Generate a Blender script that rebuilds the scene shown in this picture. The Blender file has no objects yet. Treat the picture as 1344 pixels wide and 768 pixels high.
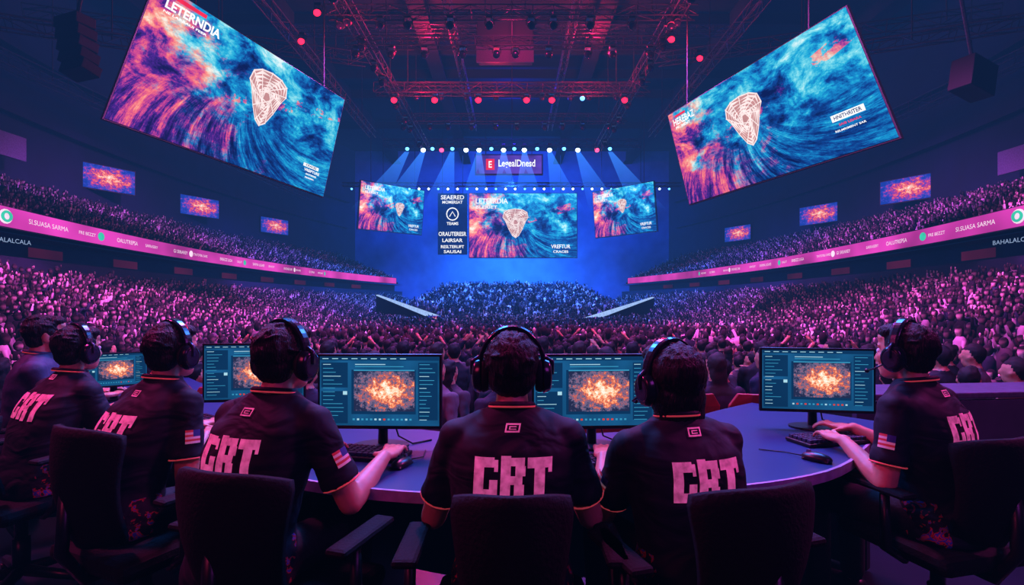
import bpy, bmesh, math, random
import numpy as np
from mathutils import Vector, Matrix, noise
from mathutils.bvhtree import BVHTree
random.seed(7); np.random.seed(7)
C = bpy.context.scene.collection
R = math.radians
V = Vector
F = 700.0; H = 1.35
def W(px, py, D): return V(((px-672)/F*D, D, H+(400-py)/F*D))
def hexc(h):
    h = h.lstrip('#'); c = [int(h[i:i+2], 16)/255 for i in (0, 2, 4)]
    return tuple((x/12.92 if x <= .04045 else ((x+.055)/1.055)**2.4) for x in c)+(1,)
# ------------------------------------------------------------------ materials
def newmat(name):
    m = bpy.data.materials.new(name); m.use_nodes = True
    nt = m.node_tree; nt.nodes.clear()
    out = nt.nodes.new('ShaderNodeOutputMaterial')
    return m, nt, out
def nd(nt, t, ins=None, **props):
    n = nt.nodes.new(t)
    for k, v in props.items(): setattr(n, k, v)
    if ins:
        for k, v in ins.items():
            s = n.inputs[k]
            if isinstance(v, bpy.types.NodeSocket): nt.links.new(v, s)
            else: s.default_value = v
    return n
def ramp(nt, fac, stops, interp='LINEAR'):
    n = nt.nodes.new('ShaderNodeValToRGB'); n.color_ramp.interpolation = interp
    el = n.color_ramp.elements
    while len(el) < len(stops): el.new(0.5)
    for e, (p, c) in zip(el, stops):
        e.position = p; e.color = hexc(c) if isinstance(c, str) else c
    nt.links.new(fac, n.inputs[0]); return n.outputs[0]
def math_(nt, op, a, b=None, clamp=False):
    n = nt.nodes.new('ShaderNodeMath'); n.operation = op; n.use_clamp = clamp
    for i, v in enumerate((a, b)):
        if v is None: continue
        if isinstance(v, (int, float)): n.inputs[i].default_value = v
        else: nt.links.new(v, n.inputs[i])
    return n.outputs[0]
def mixc(nt, fac, a, b):
    n = nt.nodes.new('ShaderNodeMix'); n.data_type = 'RGBA'
    for s, v in ((n.inputs[0], fac), (n.inputs[6], a), (n.inputs[7], b)):
        if isinstance(v, bpy.types.NodeSocket): nt.links.new(v, s)
        else: s.default_value = v
    return n.outputs[2]
def mat(name, col, rough=.5, metal=0, var=.25, scale=20, bump=.0, spec=.5, emis=0):
    m, nt, out = newmat(name)
    c = hexc(col)
    tc = nd(nt, 'ShaderNodeTexCoord')
    no = nd(nt, 'ShaderNodeTexNoise', {'Vector': tc.outputs['Object'], 'Scale': scale, 'Detail': 4})
    d = tuple(x*(1-var) for x in c[:3])+(1,); l = tuple(min(1, x*(1+var)) for x in c[:3])+(1,)
    cc = ramp(nt, no.outputs[0], [(.3, d), (.7, l)])
    p = nd(nt, 'ShaderNodeBsdfPrincipled', {'Base Color': cc, 'Roughness': rough, 'Metallic': metal, 'Specular IOR Level': spec})
    if bump:
        b = nd(nt, 'ShaderNodeBump', {'Height': no.outputs[0], 'Strength': bump, 'Distance': .01})
        nt.links.new(b.outputs[0], p.inputs['Normal'])
    if emis:
        nt.links.new(cc, p.inputs['Emission Color']); p.inputs['Emission Strength'].default_value = emis
    nt.links.new(p.outputs[0], out.inputs[0]); return m
def emat(name, col, st, var=.1, scale=3):
    m, nt, out = newmat(name); c = hexc(col)
    tc = nd(nt, 'ShaderNodeTexCoord')
    no = nd(nt, 'ShaderNodeTexNoise', {'Vector': tc.outputs['Object'], 'Scale': scale, 'Detail': 2})
    cc = ramp(nt, no.outputs[0], [(.35, tuple(x*(1-var) for x in c[:3])+(1,)), (.65, tuple(x*(1+var) for x in c[:3])+(1,))])
    e = nd(nt, 'ShaderNodeEmission', {'Color': cc, 'Strength': st})
    nt.links.new(e.outputs[0], out.inputs[0]); return m
def art_mat(name, st, seed, cx=.5, cy=.66):
    m, nt, out = newmat(name)
    uv = nd(nt, 'ShaderNodeTexCoord').outputs['UV']
    sep = nd(nt, 'ShaderNodeSeparateXYZ', {0: uv}); u, v = sep.outputs[0], sep.outputs[1]
    mp = nd(nt, 'ShaderNodeMapping', {'Vector': uv, 'Location': (seed, seed*.7, 0), 'Scale': (1.7, 1.15, 1)})
    n1 = nd(nt, 'ShaderNodeTexNoise', {'Vector': mp.outputs[0], 'Scale': 3.2, 'Detail': 15, 'Roughness': .68, 'Distortion': .35}).outputs[0]
    du = math_(nt, 'MULTIPLY', math_(nt, 'SUBTRACT', u, cx), 1.6); dv = math_(nt, 'SUBTRACT', v, cy)
    ang = math_(nt, 'ARCTAN2', dv, du); rad = math_(nt, 'SQRT', math_(nt, 'ADD', math_(nt, 'MULTIPLY', du, du), math_(nt, 'MULTIPLY', dv, dv)))
    ang = math_(nt, 'ADD', ang, math_(nt, 'MULTIPLY', rad, -.9))
    pc = nd(nt, 'ShaderNodeCombineXYZ', {0: math_(nt, 'MULTIPLY', ang, 2.4), 1: math_(nt, 'MULTIPLY', rad, .6), 2: seed}).outputs[0]
    n2 = nd(nt, 'ShaderNodeTexNoise', {'Vector': pc, 'Scale': 3.6, 'Detail': 15, 'Roughness': .8, 'Distortion': .05}).outputs[0]
    mp3 = nd(nt, 'ShaderNodeMapping', {'Vector': uv, 'Location': (seed+3, 2, 0), 'Scale': (1.5, 1, 1)})
    n3 = nd(nt, 'ShaderNodeTexNoise', {'Vector': mp3.outputs[0], 'Scale': 3.6, 'Detail': 15, 'Roughness': .74}).outputs[0]
    n4 = nd(nt, 'ShaderNodeTexNoise', {'Vector': uv, 'Scale': 34, 'Detail': 8, 'Roughness': .85}).outputs[0]
    low = math_(nt, 'ADD', math_(nt, 'MULTIPLY', math_(nt, 'SUBTRACT', .44, v), 7), math_(nt, 'MULTIPLY', math_(nt, 'SUBTRACT', n3, .5), 5), True)
    low = math_(nt, 'MULTIPLY', low, .85)
    w = mixc(nt, low, n1, n2)
    w = nd(nt, 'ShaderNodeSeparateColor', {0: w}).outputs[0]
    w = math_(nt, 'ADD', math_(nt, 'MULTIPLY', math_(nt, 'SUBTRACT', w, .5), 1.75), .48)
    w = math_(nt, 'ADD', w, math_(nt, 'MULTIPLY', math_(nt, 'SUBTRACT', n4, .5), .32))
    w = math_(nt, 'ADD', w, math_(nt, 'MULTIPLY', math_(nt, 'SUBTRACT', v, .42), .16))
    blue = ramp(nt, w, [(.28, '#04124c'), (.42, '#0b4292'), (.52, '#1284c8'), (.6, '#24b4dc'), (.7, '#78dcec'), (.84, '#e8fcfc')])
    fire = ramp(nt, w, [(.28, '#141050'), (.4, '#4c2090'), (.48, '#c84090'), (.56, '#f86c7c'), (.66, '#ffac90'), (.78, '#fff0e0')])
    diag = math_(nt, 'ADD', u, math_(nt, 'MULTIPLY', v, .3))
    fm = math_(nt, 'ADD', math_(nt, 'MULTIPLY', math_(nt, 'SUBTRACT', .46, diag), 5), math_(nt, 'MULTIPLY', math_(nt, 'SUBTRACT', n3, .48), 10), True)
    band = math_(nt, 'MULTIPLY', math_(nt, 'GREATER_THAN', n3, .53), math_(nt, 'LESS_THAN', math_(nt, 'ABSOLUTE', math_(nt, 'SUBTRACT', v, math_(nt, 'ADD', .32, math_(nt, 'MULTIPLY', u, .5)))), .06))
    fm = math_(nt, 'MAXIMUM', fm, math_(nt, 'MULTIPLY', band, .85))
    cc = mixc(nt, fm, blue, fire)
    e = nd(nt, 'ShaderNodeEmission', {'Color': cc, 'Strength': st})
    nt.links.new(e.outputs[0], out.inputs[0]); return m
def boom_mat(name, st, seed, stops=None):
    m, nt, out = newmat(name)
    uv = nd(nt, 'ShaderNodeTexCoord').outputs['UV']
    mp = nd(nt, 'ShaderNodeMapping', {'Vector': uv, 'Location': (seed, seed, 0), 'Scale': (1.6, 1, 1)})
    n1 = nd(nt, 'ShaderNodeTexNoise', {'Vector': mp.outputs[0], 'Scale': 6, 'Detail': 15, 'Roughness': .84, 'Distortion': .2}).outputs[0]
    ds = nd(nt, 'ShaderNodeVectorMath', {0: uv, 1: (.55, .5, 0)}, operation='DISTANCE').outputs[1]
    w = math_(nt, 'ADD', math_(nt, 'ADD', math_(nt, 'MULTIPLY', math_(nt, 'SUBTRACT', n1, .5), 2.1), .52), math_(nt, 'MULTIPLY', math_(nt, 'SUBTRACT', .30, ds), .85))
    cc = ramp(nt, w, stops or [(.28, '#202848'), (.4, '#6a6a90'), (.47, '#8a5060'), (.53, '#d85034'), (.61, '#ff9460'), (.7, '#ffd8b4'), (.84, '#fffcf6')])
    e = nd(nt, 'ShaderNodeEmission', {'Color': cc, 'Strength': st})
    nt.links.new(e.outputs[0], out.inputs[0]); return m
def attr_mat(name):
    m, nt, out = newmat(name)
    a = nd(nt, 'ShaderNodeAttribute', attribute_name='Col')
    no = nd(nt, 'ShaderNodeTexNoise', {'Scale': 3.0})
    c = mixc(nt, math_(nt, 'MULTIPLY', no.outputs[0], .2), a.outputs[0], (.05, .03, .06, 1))
    p = nd(nt, 'ShaderNodeBsdfPrincipled', {'Base Color': c, 'Roughness': .9, 'Specular IOR Level': .1})
    nt.links.new(p.outputs[0], out.inputs[0]); return m
def rand_mat(name, stops, rough=.8):
    m, nt, out = newmat(name)
    oi = nd(nt, 'ShaderNodeObjectInfo')
    c = ramp(nt, oi.outputs['Random'], stops, 'CONSTANT')
    no = nd(nt, 'ShaderNodeTexNoise', {'Scale': 12.0})
    c = mixc(nt, math_(nt, 'MULTIPLY', no.outputs[0], .5), c, (.01, .01, .02, 1))
    p = nd(nt, 'ShaderNodeBsdfPrincipled', {'Base Color': c, 'Roughness': rough, 'Specular IOR Level': .25})
    nt.links.new(p.outputs[0], out.inputs[0]); return m
def shirt_mat():
    m, nt, out = newmat('team_shirt_fabric')
    ob = nd(nt, 'ShaderNodeTexCoord').outputs['Object']
    s = nd(nt, 'ShaderNodeSeparateXYZ', {0: ob})
    no = nd(nt, 'ShaderNodeTexNoise', {'Vector': ob, 'Scale': 22.0, 'Detail': 5, 'Distortion': 1.0})
    mp = nd(nt, 'ShaderNodeMapping', {'Vector': ob, 'Scale': (1, 1, 1.8), 'Rotation': (0, .3, 0)})
    fold = nd(nt, 'ShaderNodeTexNoise', {'Vector': mp.outputs[0], 'Scale': 5.5, 'Detail': 1.5, 'Distortion': 1.5})
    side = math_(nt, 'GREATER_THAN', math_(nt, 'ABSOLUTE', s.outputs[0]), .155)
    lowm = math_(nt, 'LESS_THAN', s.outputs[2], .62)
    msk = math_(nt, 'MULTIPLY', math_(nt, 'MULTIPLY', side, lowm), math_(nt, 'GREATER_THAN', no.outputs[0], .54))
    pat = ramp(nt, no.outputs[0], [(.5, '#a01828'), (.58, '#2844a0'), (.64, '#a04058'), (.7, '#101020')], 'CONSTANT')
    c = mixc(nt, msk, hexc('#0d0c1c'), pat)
    p = nd(nt, 'ShaderNodeBsdfPrincipled', {'Base Color': c, 'Roughness': .72, 'Specular IOR Level': .3})
    b = nd(nt, 'ShaderNodeBump', {'Height': fold.outputs[0], 'Strength': .5, 'Distance': .035})
    nt.links.new(b.outputs[0], p.inputs['Normal'])
    nt.links.new(p.outputs[0], out.inputs[0]); return m
def hair_mat():
    m, nt, out = newmat('dark_hair')
    ob = nd(nt, 'ShaderNodeTexCoord').outputs['Object']
    mp = nd(nt, 'ShaderNodeMapping', {'Vector': ob, 'Scale': (190, 190, 22)})
    no = nd(nt, 'ShaderNodeTexNoise', {'Vector': mp.outputs[0], 'Scale': 1.0, 'Detail': 4, 'Distortion': .6})
    c = ramp(nt, no.outputs[0], [(.35, '#030205'), (.7, '#100b10')])
    p = nd(nt, 'ShaderNodeBsdfPrincipled', {'Base Color': c, 'Roughness': .5, 'Specular IOR Level': .28})
    b = nd(nt, 'ShaderNodeBump', {'Height': no.outputs[0], 'Strength': 1.0, 'Distance': .010})
    nt.links.new(b.outputs[0], p.inputs['Normal'])
    nt.links.new(p.outputs[0], out.inputs[0]); return m
def beam_mat(name, col, st, length):  # beam light painted as emission fading along a transparent mesh
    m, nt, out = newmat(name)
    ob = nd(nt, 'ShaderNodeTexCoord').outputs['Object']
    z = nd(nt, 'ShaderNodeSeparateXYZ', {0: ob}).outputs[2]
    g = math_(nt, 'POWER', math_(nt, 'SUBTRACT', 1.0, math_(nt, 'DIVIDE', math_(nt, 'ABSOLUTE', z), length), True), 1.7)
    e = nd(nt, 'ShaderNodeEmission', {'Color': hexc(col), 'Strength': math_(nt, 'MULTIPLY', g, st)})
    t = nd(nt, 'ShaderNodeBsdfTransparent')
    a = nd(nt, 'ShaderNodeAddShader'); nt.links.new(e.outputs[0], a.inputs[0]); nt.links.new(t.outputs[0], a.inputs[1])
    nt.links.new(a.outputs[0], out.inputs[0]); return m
MT = dict(
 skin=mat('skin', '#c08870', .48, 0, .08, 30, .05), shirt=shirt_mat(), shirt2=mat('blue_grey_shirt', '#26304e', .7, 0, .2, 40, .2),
 hair=hair_mat(), trouser=mat('dark_trousers', '#0a0a12', .8, 0, .3, 60, .2), shoe=mat('shoe_leather', '#0c0c10', .4),
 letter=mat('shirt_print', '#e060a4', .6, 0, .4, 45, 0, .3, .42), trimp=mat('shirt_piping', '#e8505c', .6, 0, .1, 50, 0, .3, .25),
 eye=mat('eye_white', '#e8e0e0', .2), pupil=mat('pupil', '#080608', .2),
 plastic=mat('black_plastic', '#0b0b12', .35, 0, .2, 60), plastic2=mat('headset_plastic', '#14141f', .2, 0, .2, 60), cushion=mat('ear_cushion', '#0a0a12', .7), capm=mat('ear_cup_metal', '#3a3c50', .3, .6),
 chair=mat('chair_fabric', '#04040a', .8, 0, .3, 90, .3, .2), chairf=mat('chair_frame', '#0a0a10', .35),
 desk=mat('desk_top', '#1e3464', .34, 0, .08, 6), edge=mat('desk_edge', '#a890b8', .4), deskp=mat('desk_panel', '#14121e', .5), keys=mat('key_caps', '#30344a', .35),
 metal=mat('dark_truss_metal', '#383444', .5, .2, .2, 4), metal2=mat('bright_metal', '#8a8a98', .3, .8), chrome=mat('chair_metal', '#22222c', .3, .8), cable=mat('rigging_cable', '#1a1824', .6),
 floor=mat('platform_floor', '#1a1526', .28, 0, .35, 2.5, .1), conc=mat('tier_concrete', '#0c0a14', .9, 0, .3, 2), afloor=mat('arena_floor', '#100e18', .8),
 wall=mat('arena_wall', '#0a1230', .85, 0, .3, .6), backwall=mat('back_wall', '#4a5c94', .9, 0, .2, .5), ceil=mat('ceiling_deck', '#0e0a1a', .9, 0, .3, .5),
 red=mat('red_seat', '#a01828', .45, 0, .2, 10), white=mat('white_panel', '#6c6684', .6), ptop=mat('press_table_top', '#484060', .6), ptable=mat('press_table', '#3c2e4c', .5, 0, .2, 5), boxp=mat('roof_box_panel', '#4a4a60', .6),
 black=mat('cable_black', '#050508', .5), speaker=mat('speaker_cabinet', '#12121e', .6, 0, .2, 20),
 frame=mat('screen_frame', '#050508', .6),
 art=art_mat('giant_artwork', 1.08, 1.3), art2=art_mat('giant_artwork_right', 1.08, 4.1), art3=art_mat('stage_artwork', 1.35, 2.2),
 artw=boom_mat('small_screen_artwork', 1.15, 2.0, [(.28, '#1838a0'), (.4, '#3848c8'), (.47, '#8030a0'), (.55, '#e03868'), (.64, '#ff7060'), (.74, '#ffb8a0'), (.84, '#fff0e8')]),
 boom=boom_mat('game_picture', 1.15, .4),
 ui=emat('monitor_ui', '#165280', 1.0, .3, 5), uib=emat('ui_dark', '#0c345c', 1.0), uic=emat('ui_cyan', '#3a98c0', 1.0), uiw=emat('ui_white', '#a8d8e8', 1.0), uir=emat('ui_red', '#d84030', 1.0),
 ewhite=emat('led_white', '#ffffff', 1.2), epale=emat('led_pale', '#a8c0e8', .8), gold=emat('emblem_gold', '#ffe8e4', 1.15), golddim=emat('emblem_fill', '#e8a4a0', .8),
 ribbon=emat('ribbon_pink', '#d83cb0', 1.0, .45, .3), ribw=emat('ribbon_text', '#ffe0f4', 1.1), signp=emat('sign_violet', '#5c3ab0', 1.0, .4, .6), signr=emat('sign_red', '#f82848', 1.1), darkp=emat('panel_navy', '#0c2c74', .9), teal=emat('logo_teal', '#40d0b0', 1.0),
 Lred=emat('lens_red', '#ff1430', 6), Lblue=emat('lens_blue', '#50a0ff', 6), Lwhite=emat('lens_white', '#c8e0ff', 10), Lpink=emat('lens_pink', '#ff3c68', 5), Ldark=mat('lens_glass', '#223048', .1),
 ramp=emat('ramp_white', '#a8c8ff', 1.0), redglow=emat('suite_red', '#5a1030', .5, .5, .3), flagr=mat('flag_red', '#d03848', .6, 0, .1, 9, 0, .3, .1), flagw=mat('flag_white', '#e8b0c8', .6, 0, .1, 9, 0, .3, .1), flagb=mat('flag_blue', '#2a3880', .6),
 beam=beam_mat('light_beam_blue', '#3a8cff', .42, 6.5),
)
# ------------------------------------------------------------------ mesh builder
class MB:
    def __init__(s): s.v = []; s.f = []; s.m = []
    def add(s, vs, fs, mi=0):
        o = len(s.v); s.v += [tuple(v) for v in vs]; s.f += [tuple(i+o for i in f) for f in fs]; s.m += [mi]*len(fs)
    def box(s, c, size, M=None, mi=0):
        c = V(c); hx, hy, hz = size[0]/2, size[1]/2, size[2]/2
        vs = [V((x, y, z)) for z in (-hz, hz) for y in (-hy, hy) for x in (-hx, hx)]
        if M is not None: vs = [M @ v for v in vs]
        s.add([c+v for v in vs], [(0, 2, 3, 1), (4, 5, 7, 6), (0, 1, 5, 4), (2, 6, 7, 3), (0, 4, 6, 2), (1, 3, 7, 5)], mi)
    def ring(s, rings, mi=0, caps=True, closed=False):
        n = len(rings[0]); vs = [v for r in rings for v in r]; fs = []
        k = len(rings)
        for i in range(k if closed else k-1):
            a = i*n; b = ((i+1) % k)*n
            for j in range(n): fs.append((a+j, a+(j+1) % n, b+(j+1) % n, b+j))
        if caps and not closed: fs.append(tuple(range(n-1, -1, -1))); fs.append(tuple((k-1)*n+j for j in range(n)))
        s.add(vs, fs, mi)
    def tube(s, pts, rads, n=8, mi=0, caps=True, closed=False):
        pts = [V(p) for p in pts]
        if not hasattr(rads, '__len__'): rads = [rads]*len(pts)
        rings = []; prev = None
        for i, p in enumerate(pts):
            if closed: t = pts[(i+1) % len(pts)]-pts[i-1]
            else: t = pts[min(i+1, len(pts)-1)]-pts[max(i-1, 0)]
            t.normalize()
            if prev is None:
                a = V((0, 0, 1)) if abs(t.z) < .9 else V((1, 0, 0)); prev = t.cross(a).normalized()
            prev = (prev-t*prev.dot(t)).normalized(); b = t.cross(prev)
            rings.append([p+(prev*math.cos(2*math.pi*j/n)+b*math.sin(2*math.pi*j/n))*rads[i] for j in range(n)])
        s.ring(rings, mi, caps, closed)
    def ell(s, c, r, M=None, u=16, v=10, mi=0):
        c = V(c); vs = [V((0, 0, -r[2]))]
        for i in range(1, v):
            a = math.pi*i/v-math.pi/2
            for j in range(u): vs.append(V((r[0]*math.cos(a)*math.cos(2*math.pi*j/u), r[1]*math.cos(a)*math.sin(2*math.pi*j/u), r[2]*math.sin(a))))
        vs.append(V((0, 0, r[2])))
        if M is not None: vs = [M @ x for x in vs]
        fs = [(0, 1+(j+1) % u, 1+j) for j in range(u)]
        for i in range(v-2):
            for j in range(u): fs.append((1+i*u+j, 1+i*u+(j+1) % u, 1+(i+1)*u+(j+1) % u, 1+(i+1)*u+j))
        t = len(vs)-1; o = 1+(v-2)*u
        fs += [(t, o+j, o+(j+1) % u) for j in range(u)]
        s.add([c+x for x in vs], fs, mi)
    def caps(s, pts, rads, n=12):
        for i in range(len(pts)-1): s.tube([pts[i], pts[i+1]], [rads[i], rads[i+1]], n)
        for p, r in zip(pts, rads): s.ell(p, (r, r, r), None, n, 8)
    def build(s, name, m, parent=None, smooth=False, bevel=0, remesh=0, sm=0, world=False, disp=None):
        me = bpy.data.meshes.new(name); me.from_pydata(s.v, [], s.f)
        ms = m if isinstance(m, (list, tuple)) else [m]
        for x in ms: me.materials.append(x)
        if len(ms) > 1: me.polygons.foreach_set('material_index', s.m)
        bm = bmesh.new(); bm.from_mesh(me); bmesh.ops.recalc_face_normals(bm, faces=bm.faces); bm.to_mesh(me); bm.free()
        o = bpy.data.objects.new(name, me); C.objects.link(o)
        if remesh:
            md = o.modifiers.new('r', 'REMESH'); md.mode = 'VOXEL'; md.voxel_size = remesh; md.use_smooth_shade = True
            if sm: q = o.modifiers.new('s', 'SMOOTH'); q.factor = .5; q.iterations = sm
            dg = bpy.context.evaluated_depsgraph_get(); me2 = bpy.data.meshes.new_from_object(o.evaluated_get(dg))
            o.modifiers.clear(); o.data = me2; me2.name = name; bpy.data.meshes.remove(me); me = me2
            if not me.materials: me.materials.append(ms[0])
            smooth = True
        if disp:
            me.update()
            for vt in me.vertices: vt.co = vt.co+vt.normal*disp(vt.co)
        if smooth: me.polygons.foreach_set('use_smooth', [True]*len(me.polygons))
        if bevel: b = o.modifiers.new('bevel', 'BEVEL'); b.width = bevel; b.segments = 2; b.limit_method = 'ANGLE'
        me.update()
        if parent is not None:
            o.parent = parent
            if world: o.location = -parent.location
        return o
def thing(name, label, cat, loc=(0, 0, 0), rz=0, group=None):
    o = bpy.data.objects.new(name, None); C.objects.link(o); o.empty_display_size = .1
    o.location = loc; o.rotation_euler = (0, 0, rz); o['label'] = label; o['category'] = cat
    if group: o['group'] = group
    return o
def tag(o, label, cat, group=None, kind=None):
    o['label'] = label; o['category'] = cat
    if group: o['group'] = group
    if kind: o['kind'] = kind
    return o
def struct(o, label=None):
    o['kind'] = 'structure'
    return o
def dup(root, loc, rz, label=None):
    r = root.copy(); C.objects.link(r); r.location = loc; r.rotation_euler = (0, 0, rz)
    if label: r['label'] = label
    for ch in list(root.children):
        c = ch.copy(); C.objects.link(c); c.parent = r
        for g in ch.children:
            d = g.copy(); C.objects.link(d); d.parent = c
    return r
_tc = {}
def text_mesh(st, bold=.0):
    k = (st, bold)
    if k in _tc: return _tc[k]
    cu = bpy.data.curves.new('t', 'FONT'); cu.body = st; cu.offset = bold; cu.resolution_u = 3
    o = bpy.data.objects.new('t', cu); C.objects.link(o)
    dg = bpy.context.evaluated_depsgraph_get(); me = bpy.data.meshes.new_from_object(o.evaluated_get(dg))
    vs = [v.co.copy() for v in me.vertices]; fs = [tuple(p.vertices) for p in me.polygons]
    x0 = min(v.x for v in vs); x1 = max(v.x for v in vs); y0 = min(v.y for v in vs); y1 = max(v.y for v in vs)
    vs = [((v.x-x0)/(x1-x0), (v.y-y0)/(y1-y0)) for v in vs]
    bpy.data.objects.remove(o); bpy.data.curves.remove(cu); bpy.data.meshes.remove(me)
    _tc[k] = (vs, fs); return _tc[k]
class Panel:
    def __init__(s, BL, BR, TL):
        s.o = V(BL); s.ex = V(BR)-s.o; s.ey = V(TL)-s.o; s.n = s.ex.cross(s.ey).normalized()
    def pt(s, u, v, off=0): return s.o+s.ex*u+s.ey*v+s.n*off
    def rect(s, mb, u0, v0, u1, v1, off, mi=0): mb.add([s.pt(u0, v0, off), s.pt(u1, v0, off), s.pt(u1, v1, off), s.pt(u0, v1, off)], [(0, 1, 2, 3)], mi)
    def slab(s, mb, u0, v0, u1, v1, a, b, mi=0):
        q = [s.pt(u, v, o) for o in (a, b) for u, v in ((u0, v0), (u1, v0), (u1, v1), (u0, v1))]
        mb.add(q, [(3, 2, 1, 0), (4, 5, 6, 7), (0, 1, 5, 4), (1, 2, 6, 5), (2, 3, 7, 6), (3, 0, 4, 7)], mi)
    def text(s, mb, st, u0, v0, u1, v1, off, mi=0, bold=.02, sl=0):
        vs, fs = text_mesh(st, bold); mb.add([s.pt(u0+(u1-u0)*x+sl*y, v0+(v1-v0)*y, off) for x, y in vs], fs, mi)
    def face(s, name, m, parent, off, u0=0, v0=0, u1=1, v1=1, world=True):
        mb = MB(); s.rect(mb, u0, v0, u1, v1, off); o = mb.build(name, m, parent, world=world)
        uvl = o.data.uv_layers.new(name='UVMap')
        for p in o.data.polygons:
            for li in p.loop_indices:
                uvl.data[li].uv = [(0, 0), (1, 0), (1, 1), (0, 1)][o.data.loops[li].vertex_index]
        return o
# ------------------------------------------------------------------ people
def ik(S, T, l1, l2, pole):
    d = T-S; L = min(d.length, .995*(l1+l2)); dr = d.normalized()
    a = (l1*l1-l2*l2+L*L)/(2*L); h = math.sqrt(max(0, l1*l1-a*a))
    p = (pole-dr*pole.dot(dr)).normalized()
    return S+dr*a+p*h, S+dr*L
def hand(mb, Wr, d, side):
    up = V((0, 0, 1)); d = V((d.x, d.y, 0)).normalized(); sd = d.cross(up)
    M = Matrix((sd, d, up)).transposed()
    mb.ell(Wr+d*.045, (.040, .06, .017), M); mb.box(Wr+d*.055-up*.002, (.07, .06, .02), M)
    for i, l in enumerate((.92, 1, .94, .76)):
        off = (-1.5+i)*.0215*side
        base = Wr+d*.08+sd*off; dd = (d+sd*off*3).normalized()
        p1 = base+dd*.038*l+up*.011; p2 = p1+dd*.028*l-up*.009; p3 = p2+dd*.016*l-up*.017
        mb.caps([base, p1, p2, p3], [.0095, .0088, .008, .007], 8)
    t0 = Wr+d*.022-sd*side*.024; t1 = t0+(d*.62-sd*side*.75)*.04-up*.004; t2 = t1+(d*.95-sd*side*.25)*.03-up*.009
    mb.caps([t0, t1, t2], [.0145, .0105, .008], 8)
def loftsec(mb, secs, n=28):
    rings = []
    for z, x0, y, w, d in secs:
        r = []
        for j in range(n):
            a = 2*math.pi*j/n; cx, sy = math.cos(a), math.sin(a)
            k = (abs(cx)**2.5+abs(sy)**2.5)**(-1/2.5)
            r.append(V((x0+w*cx*k, y+d*sy*k, z)))
        rings.append(r)
    mb.ring(rings)
CC = [(0, 0, 2.1, 7), (2.1, 5.3, 4.2, 7), (4.2, 4.6, 5, 6.6), (2.1, 0, 4.2, 1.7), (3.3, 1.7, 5, 3.3), (4.2, .5, 5, 1.7)]
RR = [(0, 0, 2.1, 7.3), (2.1, 5.6, 5, 7), (3.1, 3.9, 5.2, 5.6), (2.1, 2.5, 4.6, 3.9), (2.9, -.3, 5, 2.5)]
TT = [(0, 5.2, 5.2, 7), (1.5, -.3, 3.7, 5.2), (4.4, 4.4, 5.2, 5.2)]
EM = [(0, 0, 7, .7), (0, 3.3, 7, 4), (0, .7, .7, 3.3), (6.3, .7, 7, 3.3), (1.8, 1.2, 5.2, 1.6), (1.8, 2.3, 5.2, 2.7), (1.8, 1.6, 2.3, 2.3)]
def project(rects, w, cx, cz, bvh, total, hgt, name, parent, slant=0):
    mb = MB(); sc = w/total; sz = hgt
    for (a, b, c, d) in rects:
        nx = max(1, int((c-a)/.5)); nz = max(1, int((d-b)/.5)); vs = []
        for j in range(nz+1):
            for i in range(nx+1):
                z = b+(d-b)*j/nz; x = a+(c-a)*i/nx+slant*z
                p = V((cx-w/2+x*sc, -1, cz+(z)*sz)); h = bvh.ray_cast(p, V((0, 1, 0)))
                q = h[0]+h[1]*(.0035 if h[1].y < 0 else -.0035) if h[0] else V((p.x, 0, p.z))
                vs.append(q)
        mb.add(vs, [(j*(nx+1)+i, j*(nx+1)+i+1, (j+1)*(nx+1)+i+1, (j+1)*(nx+1)+i) for j in range(nz) for i in range(nx)])
    return mb.build(name, MT['letter'], parent)
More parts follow.
